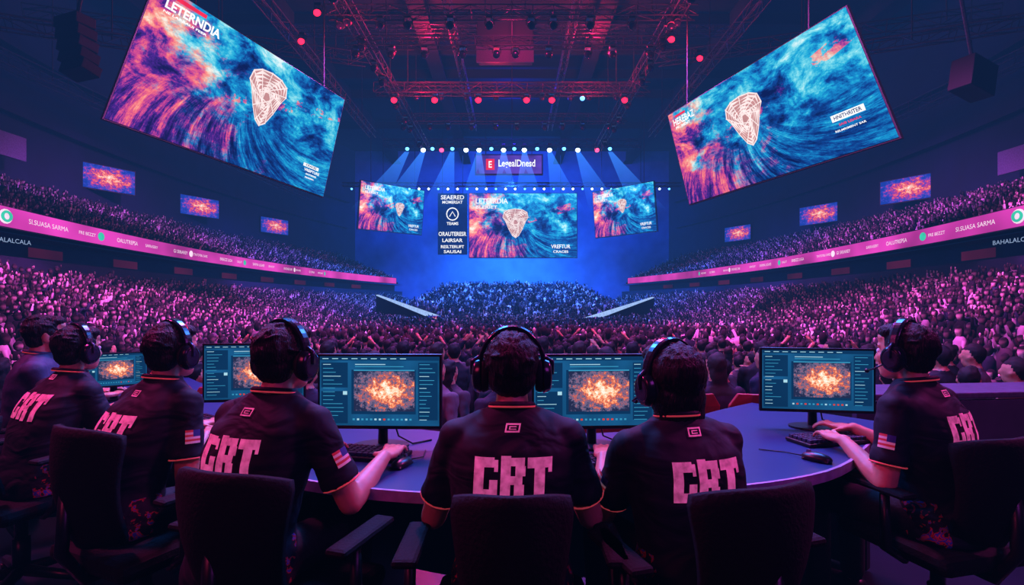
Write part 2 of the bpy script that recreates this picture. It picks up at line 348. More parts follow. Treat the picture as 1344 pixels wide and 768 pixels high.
def make_person(label, loc, face, hands, lean=.04, hyaw=0, hpitch=0, hroll=0, hz=1.165, sx=0, long=False, headset=True, team=True, flags=(), tz=.815):
    yaw = math.atan2(-face[0], face[1])
    root = thing('person', label, 'person', (loc[0], loc[1], 0), yaw, 'players at the curved desk')
    MI = (Matrix.Translation((loc[0], loc[1], 0)) @ Matrix.Rotation(yaw, 4, 'Z')).inverted()
    dz = hz-1.165
    secs = [(.47, 0, -.02, .18, .135), (.53, 0, -.02, .18, .135), (.62, 0, -.005, .166, .12), (.75, .2*sx, .2*lean, .175, .122), (.87+.5*dz, .5*sx, .5*lean, .190, .128), (.95+.8*dz, .8*sx, .8*lean, .184, .118), (1.0+dz, sx, lean, .152, .096), (1.035+dz, sx, lean+.005, .104, .076), (1.065+dz, sx, lean+.01, .064, .060)]
    hc = V((sx*1.2, lean+.045, hz)); HM = Matrix.Rotation(R(hyaw), 3, 'Z') @ Matrix.Rotation(R(hroll), 3, 'Y') @ Matrix.Rotation(R(hpitch), 3, 'X')
    def hp(x, y, z): return hc+HM @ V((x, y, z))
    body = MB(); loftsec(body, [(z, x, y, w-.014, d-.014) for z, x, y, w, d in secs])
    E = lambda c, r: body.ell(hp(*c), r, HM)
    E((0, -.01, .02), (.074, .094, .093)); E((0, .028, -.045), (.057, .06, .058)); E((0, .05, -.078), (.038, .036, .028)); E((0, .066, -.088), (.02, .018, .015)); E((0, .070, .03), (.052, .02, .014)); E((0, .06, .06), (.05, .03, .03))
    E((0, .084, -.058), (.02, .01, .005)); E((0, .083, -.068), (.018, .01, .005)); E((0, .066, -.05), (.035, .024, .03))
    for s in (-1, 1): E((s*.033, .055, -.02), (.027, .03, .03)); E((s*.077, -.005, -.01), (.011, .021, .033))
    body.caps([hp(0, .083, .015), hp(0, .1, -.026)], [.007, .011]); body.ell(hp(0, .092, -.031), (.016, .011, .008), HM)
    body.caps([hp(0, -.02, -.05), V((sx, lean, 1.03+dz))], [.046, .056])
    shirt = MB(); loftsec(shirt, secs)
    cuffs = []; arms = []
    for s, hd in ((-1, hands[0]), (1, hands[1])):
        S = V((sx+s*.163, lean, .970+dz)); T = MI @ V(hd)
        El, Wr = ik(S, T, .285, .25, V((s*.32, -.35, -.9)))
        body.caps([S, El], [.050, .040]); body.tube([El, El.lerp(Wr, .3), El.lerp(Wr, .7), Wr], [.040, .042, .032, .025], 12); body.ell(Wr, (.025,)*3)
        d = (Wr-El); d.z = 0
        if d.length < .05: d = V((0, 1, 0))
        d = d.normalized()+V((-s*.15, .3, 0)); hand(body, Wr, d, s)
        q = S.lerp(El, .74); ax = (El-S).normalized()
        shirt.ell(S, (.060, .064, .06)); shirt.tube([S, S.lerp(El, .35), q], [.058, .058, .063], 18)
        shirt.caps([V((sx+s*.08, lean+.005, 1.005+dz)), S], [.052, .055])
        cuffs.append((q, ax)); arms.append((S, El, s))
    for s in (-1, 1):
        body.caps([V((s*.09, .0, .53)), V((s*.13, .42, .52)), V((s*.13, .40, .1))], [.075, .052, .036])
    body.build('body', MT['skin'], root, remesh=.0065, sm=3)
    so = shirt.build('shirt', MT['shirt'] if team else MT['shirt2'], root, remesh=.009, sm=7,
        disp=lambda c: .0065*noise.noise(V((c.x*6+c.z*5, c.y*7, c.z*15)))+.0015*noise.noise(c*28))
    bvh = BVHTree.FromPolygons([v.co for v in so.data.vertices], [p.vertices for p in so.data.polygons])
    for q, ax in cuffs:
        a = ax.orthogonal().normalized(); b = ax.cross(a)
        cb = MB(); cb.tube([q+(a*math.cos(t)+b*math.sin(t))*.0590 for t in [2*math.pi*i/24 for i in range(24)]], .003, 6, closed=True)
        cb.build('cuff_trim', MT['trimp'], root, smooth=True)
    ring = lambda r1, r2, z, rr, mb_, d_=.012: mb_.tube([V((sx+r1*math.cos(t), lean+.008+r2*math.sin(t), z+dz-d_*math.sin(t))) for t in [2*math.pi*i/28 for i in range(28)]], rr, 8, closed=True)
    cl = MB(); ring(.062, .064, 1.066, .010, cl); cl.build('collar', MT['shirt'] if team else MT['shirt2'], root, smooth=True)
    cl = MB(); ring(.069, .071, 1.062, .0034, cl); cl.build('collar_trim', MT['trimp'], root, smooth=True)
    if team:
        rects = []
        for gi, g in enumerate([CC, RR, TT]): rects += [(a+gi*5.6, b, c+gi*5.6, d) for a, b, c, d in g]
        project(rects, .215, .3*sx, tz, bvh, 16.4, .0156, 'shirt_lettering', root, .05)
        project(EM, .042, .7*sx, tz+.17, bvh, 7, .0058, 'shirt_emblem', root, .2)
    for s in flags:
        S, El, _ = [a for a in arms if a[2] == s][0]
        ax = (El-S).normalized(); o_ = V((s, -.25, .1)); o_ = (o_-ax*o_.dot(ax)).normalized(); b = ax.cross(o_)
        fm = MB()
        for i in range(6):
            for j in range(6):
                t0, t1 = .36+i*.03, .36+(i+1)*.03; a0, a1 = (-.42+j*.14), (-.42+(j+1)*.14)
                P = [S+(El-S)*t+(o_*math.cos(a)+b*math.sin(a))*.0655 for t, a in ((t0, a0), (t1, a0), (t1, a1), (t0, a1))]
                fm.add(P, [(0, 1, 2, 3)], 2 if (i < 3 and j < 3) else i % 2)
        fm.build('flag_patch', [MT['flagr'], MT['flagw'], MT['flagb']], root)
    tr = MB(); tr.ell((0, -.01, .50), (.175, .14, .075))
    for s in (-1, 1):
        tr.caps([V((s*.09, .0, .53)), V((s*.13, .42, .52)), V((s*.13, .40, .12))], [.088, .066, .05])
        sh = MB(); sh.caps([V((s*.13, .38, .05)), V((s*.14, .5, .04))], [.045, .036]); sh.box((s*.135, .44, .012), (.08, .24, .022))
        sh.build('shoe', MT['shoe'], root, remesh=.008, sm=3)
    tr.build('trousers', MT['trouser'], root, remesh=.012, sm=3)
    ha = MB()
    for c, r in [((0, -.024, .034), (.083, .096, .090)), ((0, -.048, -.018), (.074, .054, .060)), ((0, .04, .085), (.062, .05, .034))]+([((0, -.03, .03), (.092, .100, .094)), ((0, -.035, -.05), (.094, .074, .09)), ((.0, -.045, -.10), (.085, .058, .07))] if long else [((s_*.07, .01, .012), (.014, .03, .032)) for s_ in (-1, 1)]):
        ha.ell(hp(*c), r, HM)
    rr_ = random.Random(len(label))
    for i in range(70):
        a = rr_.uniform(math.pi*.0, 2*math.pi); e = rr_.uniform(-.1, 1.4)
        n = V((math.cos(a)*math.cos(e), math.sin(a)*math.cos(e), math.sin(e))); t = V((-.3, -1, .25)).cross(n).cross(n).normalized() if i % 2 else V((0, 0, -1))
        if n.y > .5 and n.z < .5: continue
        p = V((n.x*.081, -.024+n.y*.094, .034+n.z*.088)); ha.tube([hp(*(p-t*.004)), hp(*(p+n*.001+t*.02)), hp(*(p-n*.001+t*.042))], [.005, .0065, .002], 6)
    ha.build('hair', MT['hair'], root, remesh=.0048, sm=3, disp=lambda c: .0018*noise.noise(V((c.x*60, c.y*60, c.z*16)))+.0022*noise.noise(V((c.x*150, c.y*150, c.z*30))))
    for s in (-1, 1):
        eb = MB(); eb.ell(hp(s*.030, .073, .008), (.0125, .0125, .0115), HM, 12, 8); eb.ell(hp(s*.030, .0825, .008), (.0055, .004, .0055), HM, 8, 6, 1)
        eb.build('eye', [MT['eye'], MT['pupil']], root, smooth=True)
        eb = MB(); eb.caps([hp(s*.015, .089, .03), hp(s*.045, .078, .033)], [.004, .003], 6); eb.build('eyebrow', MT['hair'], root, smooth=True)
    if headset:
        hb = MB()
        rr = []
        for i in range(25):
            t = math.pi*i/24; p = hp(.100*math.cos(t), -.005, .012+.123*math.sin(t)); n = V((math.cos(t), 0, math.sin(t))); w = .014+.008*math.sin(t)
            rr.append([p+HM @ (n*a+V((0, b, 0))) for a, b in ((-.008, -w), (.003, -w*1.0), (.007, -w*.5), (.007, w*.5), (.003, w), (-.008, w))])
        hb.ring(rr); ho = hb.build('headset', MT['plastic2'], root, smooth=False, bevel=.002)
        for s in (-1, 1):
            def disc(x0, x1, r0, r1, nm, mt):
                d = MB(); rg = []
                for x, r in ((x0, r0*.9), (x0+(x1-x0)*.1, r0), (x0+(x1-x0)*.8, r1), (x1, r1*.82)):
                    rg.append([hp(s*x, -.005+r*.86*math.cos(t), -.014+r*1.08*math.sin(t)) for t in [2*math.pi*i/24 for i in range(24)]])
                d.ring(rg); d.build(nm, mt, ho, smooth=True, bevel=.002)
            disc(.072, .095, .044, .049, 'ear_cushion', MT['cushion']); disc(.094, .121, .051, .044, 'ear_cup', MT['plastic2'])
            disc(.1205, .1225, .032, .030, 'ear_cup_cap', MT['capm'])
            y_ = MB(); y_.tube([hp(s*.100, -.005, .045), hp(s*.125, -.005, .03), hp(s*.124, -.005, -.01)], .006, 8); y_.build('yoke', MT['capm'], ho, smooth=True)
        mc = MB(); mc.tube([hp(-.11, .01, -.03), hp(-.105, .06, -.06), hp(-.06, .108, -.075)], [.0035]*3, 6); mc.ell(hp(-.055, .11, -.076), (.009,)*3, None, 8, 6)
        mc.build('microphone', MT['plastic'], ho, smooth=True)
    return root
players = [
 dict(label='player at far left edge in plain dark shirt, no headset, face in profile', loc=(-2.86, 3.15), face=(.8, .6), hands=((-2.7, 3.5, .785), (-2.55, 3.3, .785)), headset=False, team=False, hz=1.165, hyaw=6),
 dict(label='player in black team shirt second from left, leaning forward in headset', loc=(-2.26, 2.55), face=(.4, .92), hands=((-2.2, 2.95, .785), (-1.98, 2.85, .785)), hyaw=2, lean=.12, hz=1.12),
 dict(label='player in black team shirt third from left with forearm on desk edge', loc=(-1.53, 2.1), face=(.42, .91), hands=((-1.5, 2.5, .785), (-1.32, 2.3, .785)), hyaw=4, lean=.12, hz=1.15, sx=.04, flags=(1,)),
 dict(label='player in black team shirt reaching right arm to the mouse', loc=(-.86, 1.72), face=(.32, .95), hands=((-.80, 2.08, .785), (-.47, 1.96, .79)), hyaw=-4, lean=.06, hz=1.165, sx=.055, flags=(1,), tz=.83),
 dict(label='player sitting in the middle of the desk, seen straight from behind', loc=(0, 1.58), face=(0, 1), hands=((-.2, 1.90, .785), (.2, 1.90, .785)), lean=.03, hz=1.145),
 dict(label='player with longer hair under headset, right of the middle player', loc=(.55, 1.64), face=(-.22, .975), hands=((.34, 1.98, .785), (.62, 2.02, .785)), hyaw=12, hroll=-4, long=True, lean=.04, hz=1.105, sx=-.02, flags=(-1,), tz=.785),
 dict(label='player at the right end facing left with both hands on keyboard', loc=(1.66, 2.07), face=(-.47, .88), hands=((1.38, 2.22, .785), (1.55, 2.42, .79)), hyaw=2, lean=.05, hz=1.155, sx=-.05, flags=(-1,), tz=.83),
]
for p in players: make_person(**p)
# ------------------------------------------------------------------ office chairs
def make_chair(label, loc, face, w=.185, top=.92):
    yaw = math.atan2(-face[0], face[1]); t = thing('office_chair', label, 'chair', (loc[0], loc[1], 0), yaw, 'office chairs at the desk')
    b = MB(); nu, nv = 14, 14
    for layer in (0, 1):
        vs = []
        for j in range(nv+1):
            v = j/nv; ww = w*(.70+.33*v)*(1-.07*max(0, (v-.88)/.12)**2)*(1-.2*max(0, (.15-v)/.15)**2)
            for i in range(nu+1):
                u = -1+2*i/nu
                vs.append(V((u*ww, -.20-.035*math.sin(v*math.pi)-.05*v+.08*u*u-(.02 if layer else 0), .5+(top-.5)*(v-.045*abs(u)**3*v*1.5))))
        b.add(vs, [(j*(nu+1)+i, j*(nu+1)+i+1, (j+1)*(nu+1)+i+1, (j+1)*(nu+1)+i) for j in range(nv) for i in range(nu)])
    n = (nu+1)*(nv+1)
    per = [i for i in range(nu+1)]+[j*(nu+1)+nu for j in range(1, nv+1)]+[nv*(nu+1)+i for i in range(nu-1, -1, -1)]+[j*(nu+1) for j in range(nv-1, 0, -1)]
    b.f += [(per[i], per[(i+1) % len(per)], per[(i+1) % len(per)]+n, per[i]+n) for i in range(len(per))]; b.m += [0]*len(per)
    b.build('backrest', MT['chair'], t, smooth=True)
    s = MB(); s.box((0, .02, .435), (.47, .46, .07)); o = s.build('seat', MT['chair'], t, bevel=.03)
    f = MB(); f.tube([(0, -.255, .72), (0, -.27, .5), (0, -.2, .38), (0, 0, .385)], .022, 8); f.build('back_bracket', MT['chairf'], t, smooth=True)
    for sx in (-1, 1):
        a = MB(); a.box((sx*.285, .01, .665), (.07, .27, .025)); a.build('armrest', MT['chair'], t, bevel=.012)
        a = MB(); a.tube([(sx*.285, -.02, .655), (sx*.29, -.03, .45), (sx*.2, -.03, .395)], [.016, .02, .018], 8); a.build('armrest_support', MT['chairf'], t, smooth=True)
    c = MB(); c.tube([(0, 0, .4), (0, 0, .24)], .025, 12); c.tube([(0, 0, .26), (0, 0, .09)], .034, 12); c.build('gas_column', MT['chrome'], t, smooth=True)
    for i in range(5):
        a = 2*math.pi*i/5+.3; d = V((math.cos(a), math.sin(a), 0))
        l = MB(); l.tube([V((0, 0, .11)), d*.3+V((0, 0, .075))], [.028, .018], 8); l.build('base_leg', MT['chairf'], t, smooth=True)
        q = MB(); sd = V((-d.y, d.x, 0)); q.tube([d*.3+V((0, 0, .03))-sd*.022, d*.3+V((0, 0, .03))+sd*.022], .03, 14); q.tube([d*.3+V((0, 0, .03)), d*.3+V((0, 0, .075))], .008, 6); q.build('castor', MT['plastic'], t)
    return t
for lab, loc, fc, w, tp in [
 ('black office chair of the plain-shirted player at far left', (-2.95, 3.1), (.8, .6), .185, .9), ('black office chair at left edge under the second player', (-2.30, 2.5), (.3, .95), .185, .9),
 ('black office chair with tall wide back under the third player from left', (-1.42, 2.06), (.42, .9), .2, .93), ('black office chair with right armrest showing, under mouse-holding player', (-.72, 1.66), (.3, .95), .2, .905),
 ('black office chair directly under the middle player', (0, 1.52), (0, 1), .155, .895), ('black office chair under the longer-haired player', (.57, 1.56), (-.3, .955), .195, .90), ('black office chair at right end turned towards the desk', (1.66, 2.08), (-.25, .97), .185, .89)]:
    make_chair(lab, loc, fc, w, tp)
# ------------------------------------------------------------------ desk
near = [(-3.4, 4.05), (-2.85, 3.45), (-2.2, 2.9), (-1.5, 2.38), (-1.05, 2.05), (-.75, 1.88), (-.4, 1.76), (0, 1.72), (.5, 1.75), (.95, 1.86), (1.28, 2.04), (1.62, 2.42), (2.0, 2.72)]
def smooth_pts(ps, it=2):
    for _ in range(it):
        q = [ps[0]]
        for a, b in zip(ps, ps[1:]): q += [(a[0]*.75+b[0]*.25, a[1]*.75+b[1]*.25), (a[0]*.25+b[0]*.75, a[1]*.25+b[1]*.75)]
        ps = q+[ps[-1]]
    return ps
near = smooth_pts(near)
def offs(A, d):
    o = []
    for i, p in enumerate(A):
        a = A[max(0, i-1)]; b = A[min(len(A)-1, i+1)]; t = V((b[0]-a[0], b[1]-a[1])).normalized(); o.append((p[0]-t.y*d, p[1]+t.x*d))
    return o
dk = thing('desk', 'long curved gaming desk with dark blue top lit by the stage', 'desk', (0, 2.1, 0))
def strip(mb, A, B, z0, z1):
    n = len(A); vs = [V((x, y, z1)) for x, y in A]+[V((x, y, z1)) for x, y in B]+[V((x, y, z0)) for x, y in A]+[V((x, y, z0)) for x, y in B]
    fs = []
    for i in range(n-1):
        fs += [(i, i+1, n+i+1, n+i), (2*n+i+1, 2*n+i, 3*n+i, 3*n+i+1), (i+1, i, 2*n+i, 2*n+i+1), (n+i, n+i+1, 3*n+i+1, 3*n+i)]
    fs += [(0, n, 3*n, 2*n), (n-1, 3*n-1, 4*n-1, 2*n-1)]
    mb.add(vs, fs)
m_ = MB(); strip(m_, near, offs(near, .8), .705, .735); m_.build('tabletop', MT['desk'], dk, world=True)
m_ = MB(); strip(m_, offs(near, -.012), near, .70, .737); m_.build('edge_trim', MT['edge'], dk, world=True)
m_ = MB(); strip(m_, offs(near, .70), offs(near, .73), .1, .705); m_.build('modesty_panel', MT['deskp'], dk, world=True)
for i in range(3, len(near)-2, 9):
    x, y = offs(near, .4)[i]; a = near[i-1]; b = near[i+1]; ang = math.atan2(b[1]-a[1], b[0]-a[0])
    m_ = MB(); m_.box((x, y, .36), (.05, .6, .69), Matrix.Rotation(ang, 3, 'Z')); m_.build('leg', MT['deskp'], dk, world=True, bevel=.004)
# ------------------------------------------------------------------ monitors
def make_monitor(label, px, D, ang, w=.525, sc=1.0):
    x = (px-672)/F*D; h = w*.585
    t = thing('monitor', label, 'monitor', (x, D, .735), R(ang), 'gaming monitors on the desk')
    z0 = .09*sc; P = Panel((-w/2, -.012, z0), (w/2, -.012, z0), (-w/2, -.012, z0+h))
    b = MB(); P.slab(b, -.012, -.03, 1.012, 1.02, -.022, 0); b.box((0, .035, z0+h*.5), (w*.55, .04, h*.6)); b.build('casing', MT['plastic'], t, bevel=.003)
    P.face('screen', MT['ui'], t, .001, .008, .02, .992, .985, world=False)
    P.face('game_picture', MT['boom'], t, .0022, .29, .22, .79, .78, world=False)
    u = MB(); rnd = random.Random(px)
    P.rect(u, .01, .93, .99, .985, .0018, 0); P.rect(u, .27, .18, .80, .80, .0018, 0); P.rect(u, .29, .785, .79, .80, .0022, 1)
    P.rect(u, .02, .55, .24, .9, .0018, 0); P.rect(u, .82, .1, .98, .9, .0018, 0); P.rect(u, .02, .05, .24, .5, .0018, 0)
    for r in range(15):
        y = .87-r*.055; P.rect(u, .035, y, .035+rnd.uniform(.05, .18), y+.008, .0022, 1 if rnd.random() < .75 else 2)
        P.rect(u, .83, y, .83+rnd.uniform(.04, .13), y+.008, .0022, 1 if rnd.random() < .8 else 2)
    for r in range(14): P.rect(u, .28+r*.036, .095, .298+r*.036, .12, .0022, rnd.choice((1, 2, 1, 1, 3)))
    for r in range(9): P.rect(u, .03+r*.08, .95, .08+r*.08, .96, .0022, 2)
    P.rect(u, .2, .45, .235, .5, .0022, 2); P.rect(u, .3, .84, .7, .85, .0022, 1); P.rect(u, .3, .87, .55, .88, .0022, 2)
    u.build('screen_interface', [MT['uib'], MT['uic'], MT['uiw'], MT['uir']], t)
    s = MB(); s.tube([(0, .045, .005), (0, .05, z0+h*.45)], [.022, .018], 10); s.build('stand', MT['plastic'], t, smooth=True)
    s = MB(); s.ring([[V((.12*math.cos(a), .02+.085*math.sin(a), z)) for a in [2*math.pi*i/24 for i in range(24)]] for z in (0, .009)]); s.build('base', MT['plastic'], t)
    s = MB(); s.tube([(.03, .06, z0+.06), (.06, .08, .03), (.13, .05, .005), (.2, .12, .004)], .004, 6); s.build('cable', MT['black'], t, smooth=True)
make_monitor('monitor between the mouse-holding player and the middle player', 499, 2.3, -2)
make_monitor('monitor partly hidden between middle player and longer-haired player', 779, 2.3, 3)
make_monitor('monitor at the right in front of the right-end player', 1071, 2.65, -9, .52)
make_monitor('monitor left of and behind the head of mouse-holding player', 335, 2.95, 8)
make_monitor('smallest looking monitor far left beside second player', 149, 3.45, 36, .36)
# ------------------------------------------------------------------ keyboards, mice
def make_keyboard(label, x, y, ang):
    t = thing('keyboard', label, 'keyboard', (x, y, .735), R(ang), 'black keyboards on the desk')
    b = MB(); b.box((0, 0, .009), (.42, .145, .016)); b.build('case', MT['black'], t, bevel=.004)
    kk = MB()
    for r in range(5):
        for c in range(16):
            if r == 0 and 4 <= c <= 8: continue
            kk.box((-.19+c*.0253, -.052+r*.0262, .024), (.019, .020, .015))
    kk.box((-.19+6*.0253, -.052, .024), (.12, .02, .015)); kk.build('keys', MT['keys'], t, bevel=.002)
    b = MB(); b.tube([(.05, .07, .01), (.08, .14, .005), (.02, .22, .004)], .003, 6); b.build('cable', MT['black'], t, smooth=True)
def make_mouse(label, x, y, ang):
    t = thing('computer_mouse', label, 'mouse', (x, y, .735), R(ang), 'black mice on the desk')
    b = MB(); b.ell((0, 0, .012), (.03, .058, .022), None, 20, 12); b.box((0, 0, .004), (.05, .1, .006)); b.build('shell', MT['plastic'], t, remesh=.004, sm=2)
    b = MB(); b.tube([(-.004, .03, .032), (.004, .03, .032)], .008, 10); b.build('scroll_wheel', MT['metal2'], t)
    b = MB(); b.tube([(0, .055, .01), (.02, .13, .004), (-.02, .22, .004)], .0025, 6); b.build('cable', MT['black'], t, smooth=True)
make_keyboard('keyboard beside the mouse under the left-centre monitor', -.63, 2.17, -12)
make_keyboard('keyboard hidden in front of the middle player', 0, 1.99, 0)
make_keyboard('keyboard in front of the longer-haired player', .42, 2.06, 14)
make_keyboard('keyboard under the hands of the right-end player', 1.46, 2.40, 14)
make_keyboard('keyboard at the left beyond the third player', -1.52, 2.70, -36)
make_keyboard('keyboard in front of the second player from left', -2.05, 3.12, -36)
make_mouse('mouse under the right hand of the mouse-holding player', -.42, 2.03, -20)
make_mouse('mouse near the left hand of the right-end player', 1.20, 2.10, 40)
# ------------------------------------------------------------------ platform and venue shell
Z0 = -.8; ZU = 3.85; RU = .43
def L(y): return 17.4-((y-34)/26)**2*3.8
def wall_(name, box, m, **k):
    b = MB(); b.box(*box); return struct(b.build(name, m, **k))
wall_('floor', ((0, 27, Z0-.1), (64, 78, .2)), MT['afloor'])
wall_('floor.001', ((0, .5, Z0/2-.001), (16, 7.2, abs(Z0))), MT['floor'])
def sweep(name, prof, side, m, y0=2, y1=63, n=40, closed=False):
    b = MB(); vs = []; ys = [y0+(y1-y0)*i/n for i in range(n+1)]
    for y in ys:
        for s, z in prof: vs.append(V((side*(L(y)+s), y, z)))
    k = len(prof); fs = []
    for i in range(n):
        for j in range(k if closed else k-1): fs.append((i*k+j, i*k+(j+1) % k, (i+1)*k+(j+1) % k, (i+1)*k+j))
    b.add(vs, fs); return b.build(name, m)
def stepprof(s0, s1, ds, z0, rake):
    p = []; s = s0; z = z0
    while s < s1: p += [(s, z), (s+ds, z)]; s += ds; z += ds*rake; 
    return p
for sd, nm in ((-1, 'left'), (1, 'right')):
    struct(sweep('floor.00%d' % (2 if sd < 0 else 3), stepprof(-8, 0, .6, Z0, .32), sd, MT['conc']))
    struct(sweep('floor.00%d' % (4 if sd < 0 else 5), stepprof(.2, 6.8, .6, ZU-.1, RU), sd, MT['conc']))
    struct(sweep('wall_%s_suites' % nm, [(.3, 1.7), (.3, 2.9), (1.2, 2.9), (1.2, 3.6), (.1, 3.6)], sd, MT['wall']))
    struct(sweep('wall_%s' % nm, [(7, Z0), (7, 20)], sd, MT['wall'], -12, 65))
    struct(sweep('trim_%d' % (1 if sd < 0 else 2), [(6.6, 10.4), (7, 10.4), (7, 10.8), (6.6, 10.8)], sd, MT['wall'], closed=True))
    struct(sweep('trim_%d' % (3 if sd < 0 else 4), [(6.3, 13.4), (7, 13.4), (7, 13.9), (6.3, 13.9)], sd, MT['wall'], closed=True))
    for i in range(9):
        y = 14+i*5; b = MB(); vs = [V((sd*(L(yy)+1.1), yy, z)) for z in (3.05, 3.4) for yy in (y, y+1.8)]
        b.add(vs, [(0, 1, 3, 2)]); tag(b.build('suite_window', MT['redglow']), 'dim red suite window under the %s balcony ribbon' % nm, 'window', 'glowing suite windows on the %s' % nm)
    rb = thing('led_ribbon_board', 'long pink LED ribbon board along the %s balcony' % nm, 'display', (sd*L(30), 30, 4))
    o = sweep('display', [(-.05, 3.76), (-.05, 4.38)], sd, MT['ribbon'], 3, 61); o.parent = rb; o.location = -rb.location
    o = sweep('housing', [(-.04, 3.72), (-.04, 4.41), (.3, 4.41), (.3, 3.72)], sd, MT['frame'], 3, 61.1, closed=True); o.parent = rb; o.location = -rb.location
    words = [('SI.SUASA SARMA', .14, .16), ('FRE BEZZT', .11, .12), ('OALUTREPSA', .15, .17), ('SARRASERY', .11, .13), ('GI SRRAREY', .13, .17), ('TINTOTBU SARE', .11, .13), ('BRBEZZ LIGA', .13, .17), ('OALUT', .12, .14), ('SARMA LIGASE', .13, .17), ('SFINTOT', .12, .14), ('ENDHSE SAR', .13, .17), ('BRUNSI', .12, .14), ('GI SRRA', .13, .17), ('REPSARE', .12, .14)]
    y = 17.4
    def disc_(q, mt, r=.24):
        tx = MB(); tx.add([V((sd*(L(q)-.09), q+r*math.cos(t), 4.07+r*math.sin(t))) for t in [i_*math.pi/7 for i_ in range(14)]], [tuple(range(14))])
        o = tx.build('round_logo', mt, rb); o.location = -rb.location
    disc_(16.4, MT['ribw'], .23)
    tx = MB(); tx.tube([V((sd*(L(16.4)-.13), 16.4+.14*math.cos(t), 4.07+.14*math.sin(t))) for t in [i_*math.pi/8 for i_ in range(16)]], .04, 6, closed=True); o = tx.build('round_logo_ring', MT['teal'], rb); o.location = -rb.location
    for i, (w, cw, hh) in enumerate(words):
        ln = cw*len(w); vs, fs = text_mesh(w, .0)
        yy = (lambda u: y+ln*u) if sd < 0 else (lambda u: y+ln*(1-u))
        tx = MB(); tx.add([V((sd*(L(yy(a))-.09), yy(a), 4.07-hh/2+hh*b)) for a, b in vs], fs)
        o = tx.build('lettering', MT['ribw'], rb); o.location = -rb.location
        if i % 3 == 1: disc_(y+ln+.35, MT['teal'] if i % 2 else MT['ribw'], .17)
        y += ln+(.6 if i % 2 == 0 else 1.4)
    tx = MB(); vs, fs = text_mesh('BAHALALCALA', .0); a0, a1 = (15.8, 17.3)
    tx.add([V((sd*(L(16)+.02), (a0+(a1-a0)*(a if sd < 0 else 1-a)), 3.28+.14*b)) for a, b in vs], fs); o = tx.build('lower_lettering', MT['epale'], rb); o.location = -rb.location
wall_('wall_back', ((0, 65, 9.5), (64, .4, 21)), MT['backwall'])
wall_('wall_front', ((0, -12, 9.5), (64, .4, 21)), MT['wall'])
wall_('ceiling', ((0, 27, 20.2), (64, 78, .4)), MT['ceil'])
y = 40; z = Z0; pr = []
while y < 57.5: pr += [(y, z), (y+.7, z)]; y += .7; z += .7*.2
b = MB(); n = len(pr); b.add([V((x, y, z)) for x in (-9, 9) for y, z in pr], [(i, i+1, n+i+1, n+i) for i in range(n-1)]); struct(b.build('floor.006', MT['conc']))
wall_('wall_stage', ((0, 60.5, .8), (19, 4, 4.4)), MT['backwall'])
for i, x in enumerate((-22, -14, -5.5, 5.5, 14, 22)):
    b = MB(); b.box((x, 31, 19.2), (.35, 68, 1.4)); b.box((x, 31, 18.5), (1.0, 68, .15)); struct(b.build('trim_%d' % (10+i), MT['ceil']))
for i, y in enumerate((22, 26, 30, 34, 38, 42, 46, 54)):
    b = MB(); b.box((0, y, 19.5), (60, .25, .7)); struct(b.build('trim_%d' % (20+i), MT['ceil']))
# ------------------------------------------------------------------ screens
EMB = [(0, -.5), (.12, -.42), (.25, -.2), (.36, .05), (.46, .2), (.42, .38), (.25, .47), (0, .5), (-.25, .47), (-.42, .38), (-.46, .2), (-.36, .05), (-.25, -.2), (-.12, -.42)]
def emblem(P, parent, u, v, su, sv, off):
    m = MB(); m.add([P.pt(u+su*x*.97, v+sv*y*.97, off) for x, y in EMB], [tuple(range(len(EMB)))], 1)
    n = len(EMB)
    for sc in (1, .88, .76, .64, .52, .4, .28):
        rr = []
        for i, (x, y) in enumerate(EMB):
            j = .07*math.sin(i*2.3+sc*9); rr.append((P.pt(u+su*x*(sc+j*(sc < 1)), v+sv*y*(sc+j*(sc < 1)), off*1.5), P.pt(u+su*x*(sc-.05), v+sv*y*(sc-.05), off*1.5)))
        m.add([p for a in rr for p in a], [(2*i, 2*((i+1) % n), 2*((i+1) % n)+1, 2*i+1) for i in range(n)])
    for i in range(0, n):
        x, y = EMB[i]; x2, y2 = EMB[(i+5) % n]; a = V((x, y)); c = V((x2, y2))*.35; d = (c-a); pn = V((-d.y, d.x)).normalized()*.010
        m.add([P.pt(u+su*q.x, v+sv*q.y, off*1.8) for q in (a+pn, a-pn, c-pn, c+pn)], [(0, 1, 2, 3)])
    m.build('emblem', [MT['gold'], MT['golddim']], parent, world=True)
def screen_thing(label, BL, BR, TL, m, n_off, texts, emb=None, frame=.15, hang=20, name='led_screen', group=None, bolds=.02):
    P = Panel(BL, BR, TL); c = P.pt(.5, .5)
    t = thing(name, label, 'screen', c, 0, group)
    fr = MB(); fu = frame/P.ex.length; fv = frame/P.ey.length
    P.slab(fr, -fu, -fv, 1+fu, 1+fv, -max(.12, frame*2), -.01); fr.build('frame', MT['frame'], t, world=True)
    P.face('display', m, t, n_off*.5)
    cols = [MT['ewhite'], MT['signr'], MT['darkp'], MT['signp']]
    for (s, u0, v0, u1, v1, mi) in texts or []:
        x = MB()
        if s is None: P.rect(x, u0, v0, u1, v1, n_off)
        else: P.text(x, s, u0, v0, u1, v1, n_off*1.5, 0, bolds)
        x.build('colour_block' if s is None else 'lettering', cols[mi], t, world=True)
    if emb: emblem(P, t, *emb, n_off*2)
    if hang:
        for u in (.15, .85):
            h_ = MB(); p = P.pt(u, 1, -frame); h_.tube([p, V((p.x, p.y, hang))], .03, 6)
            h_.build('suspension_cable', MT['cable'], t, world=True)
    return t
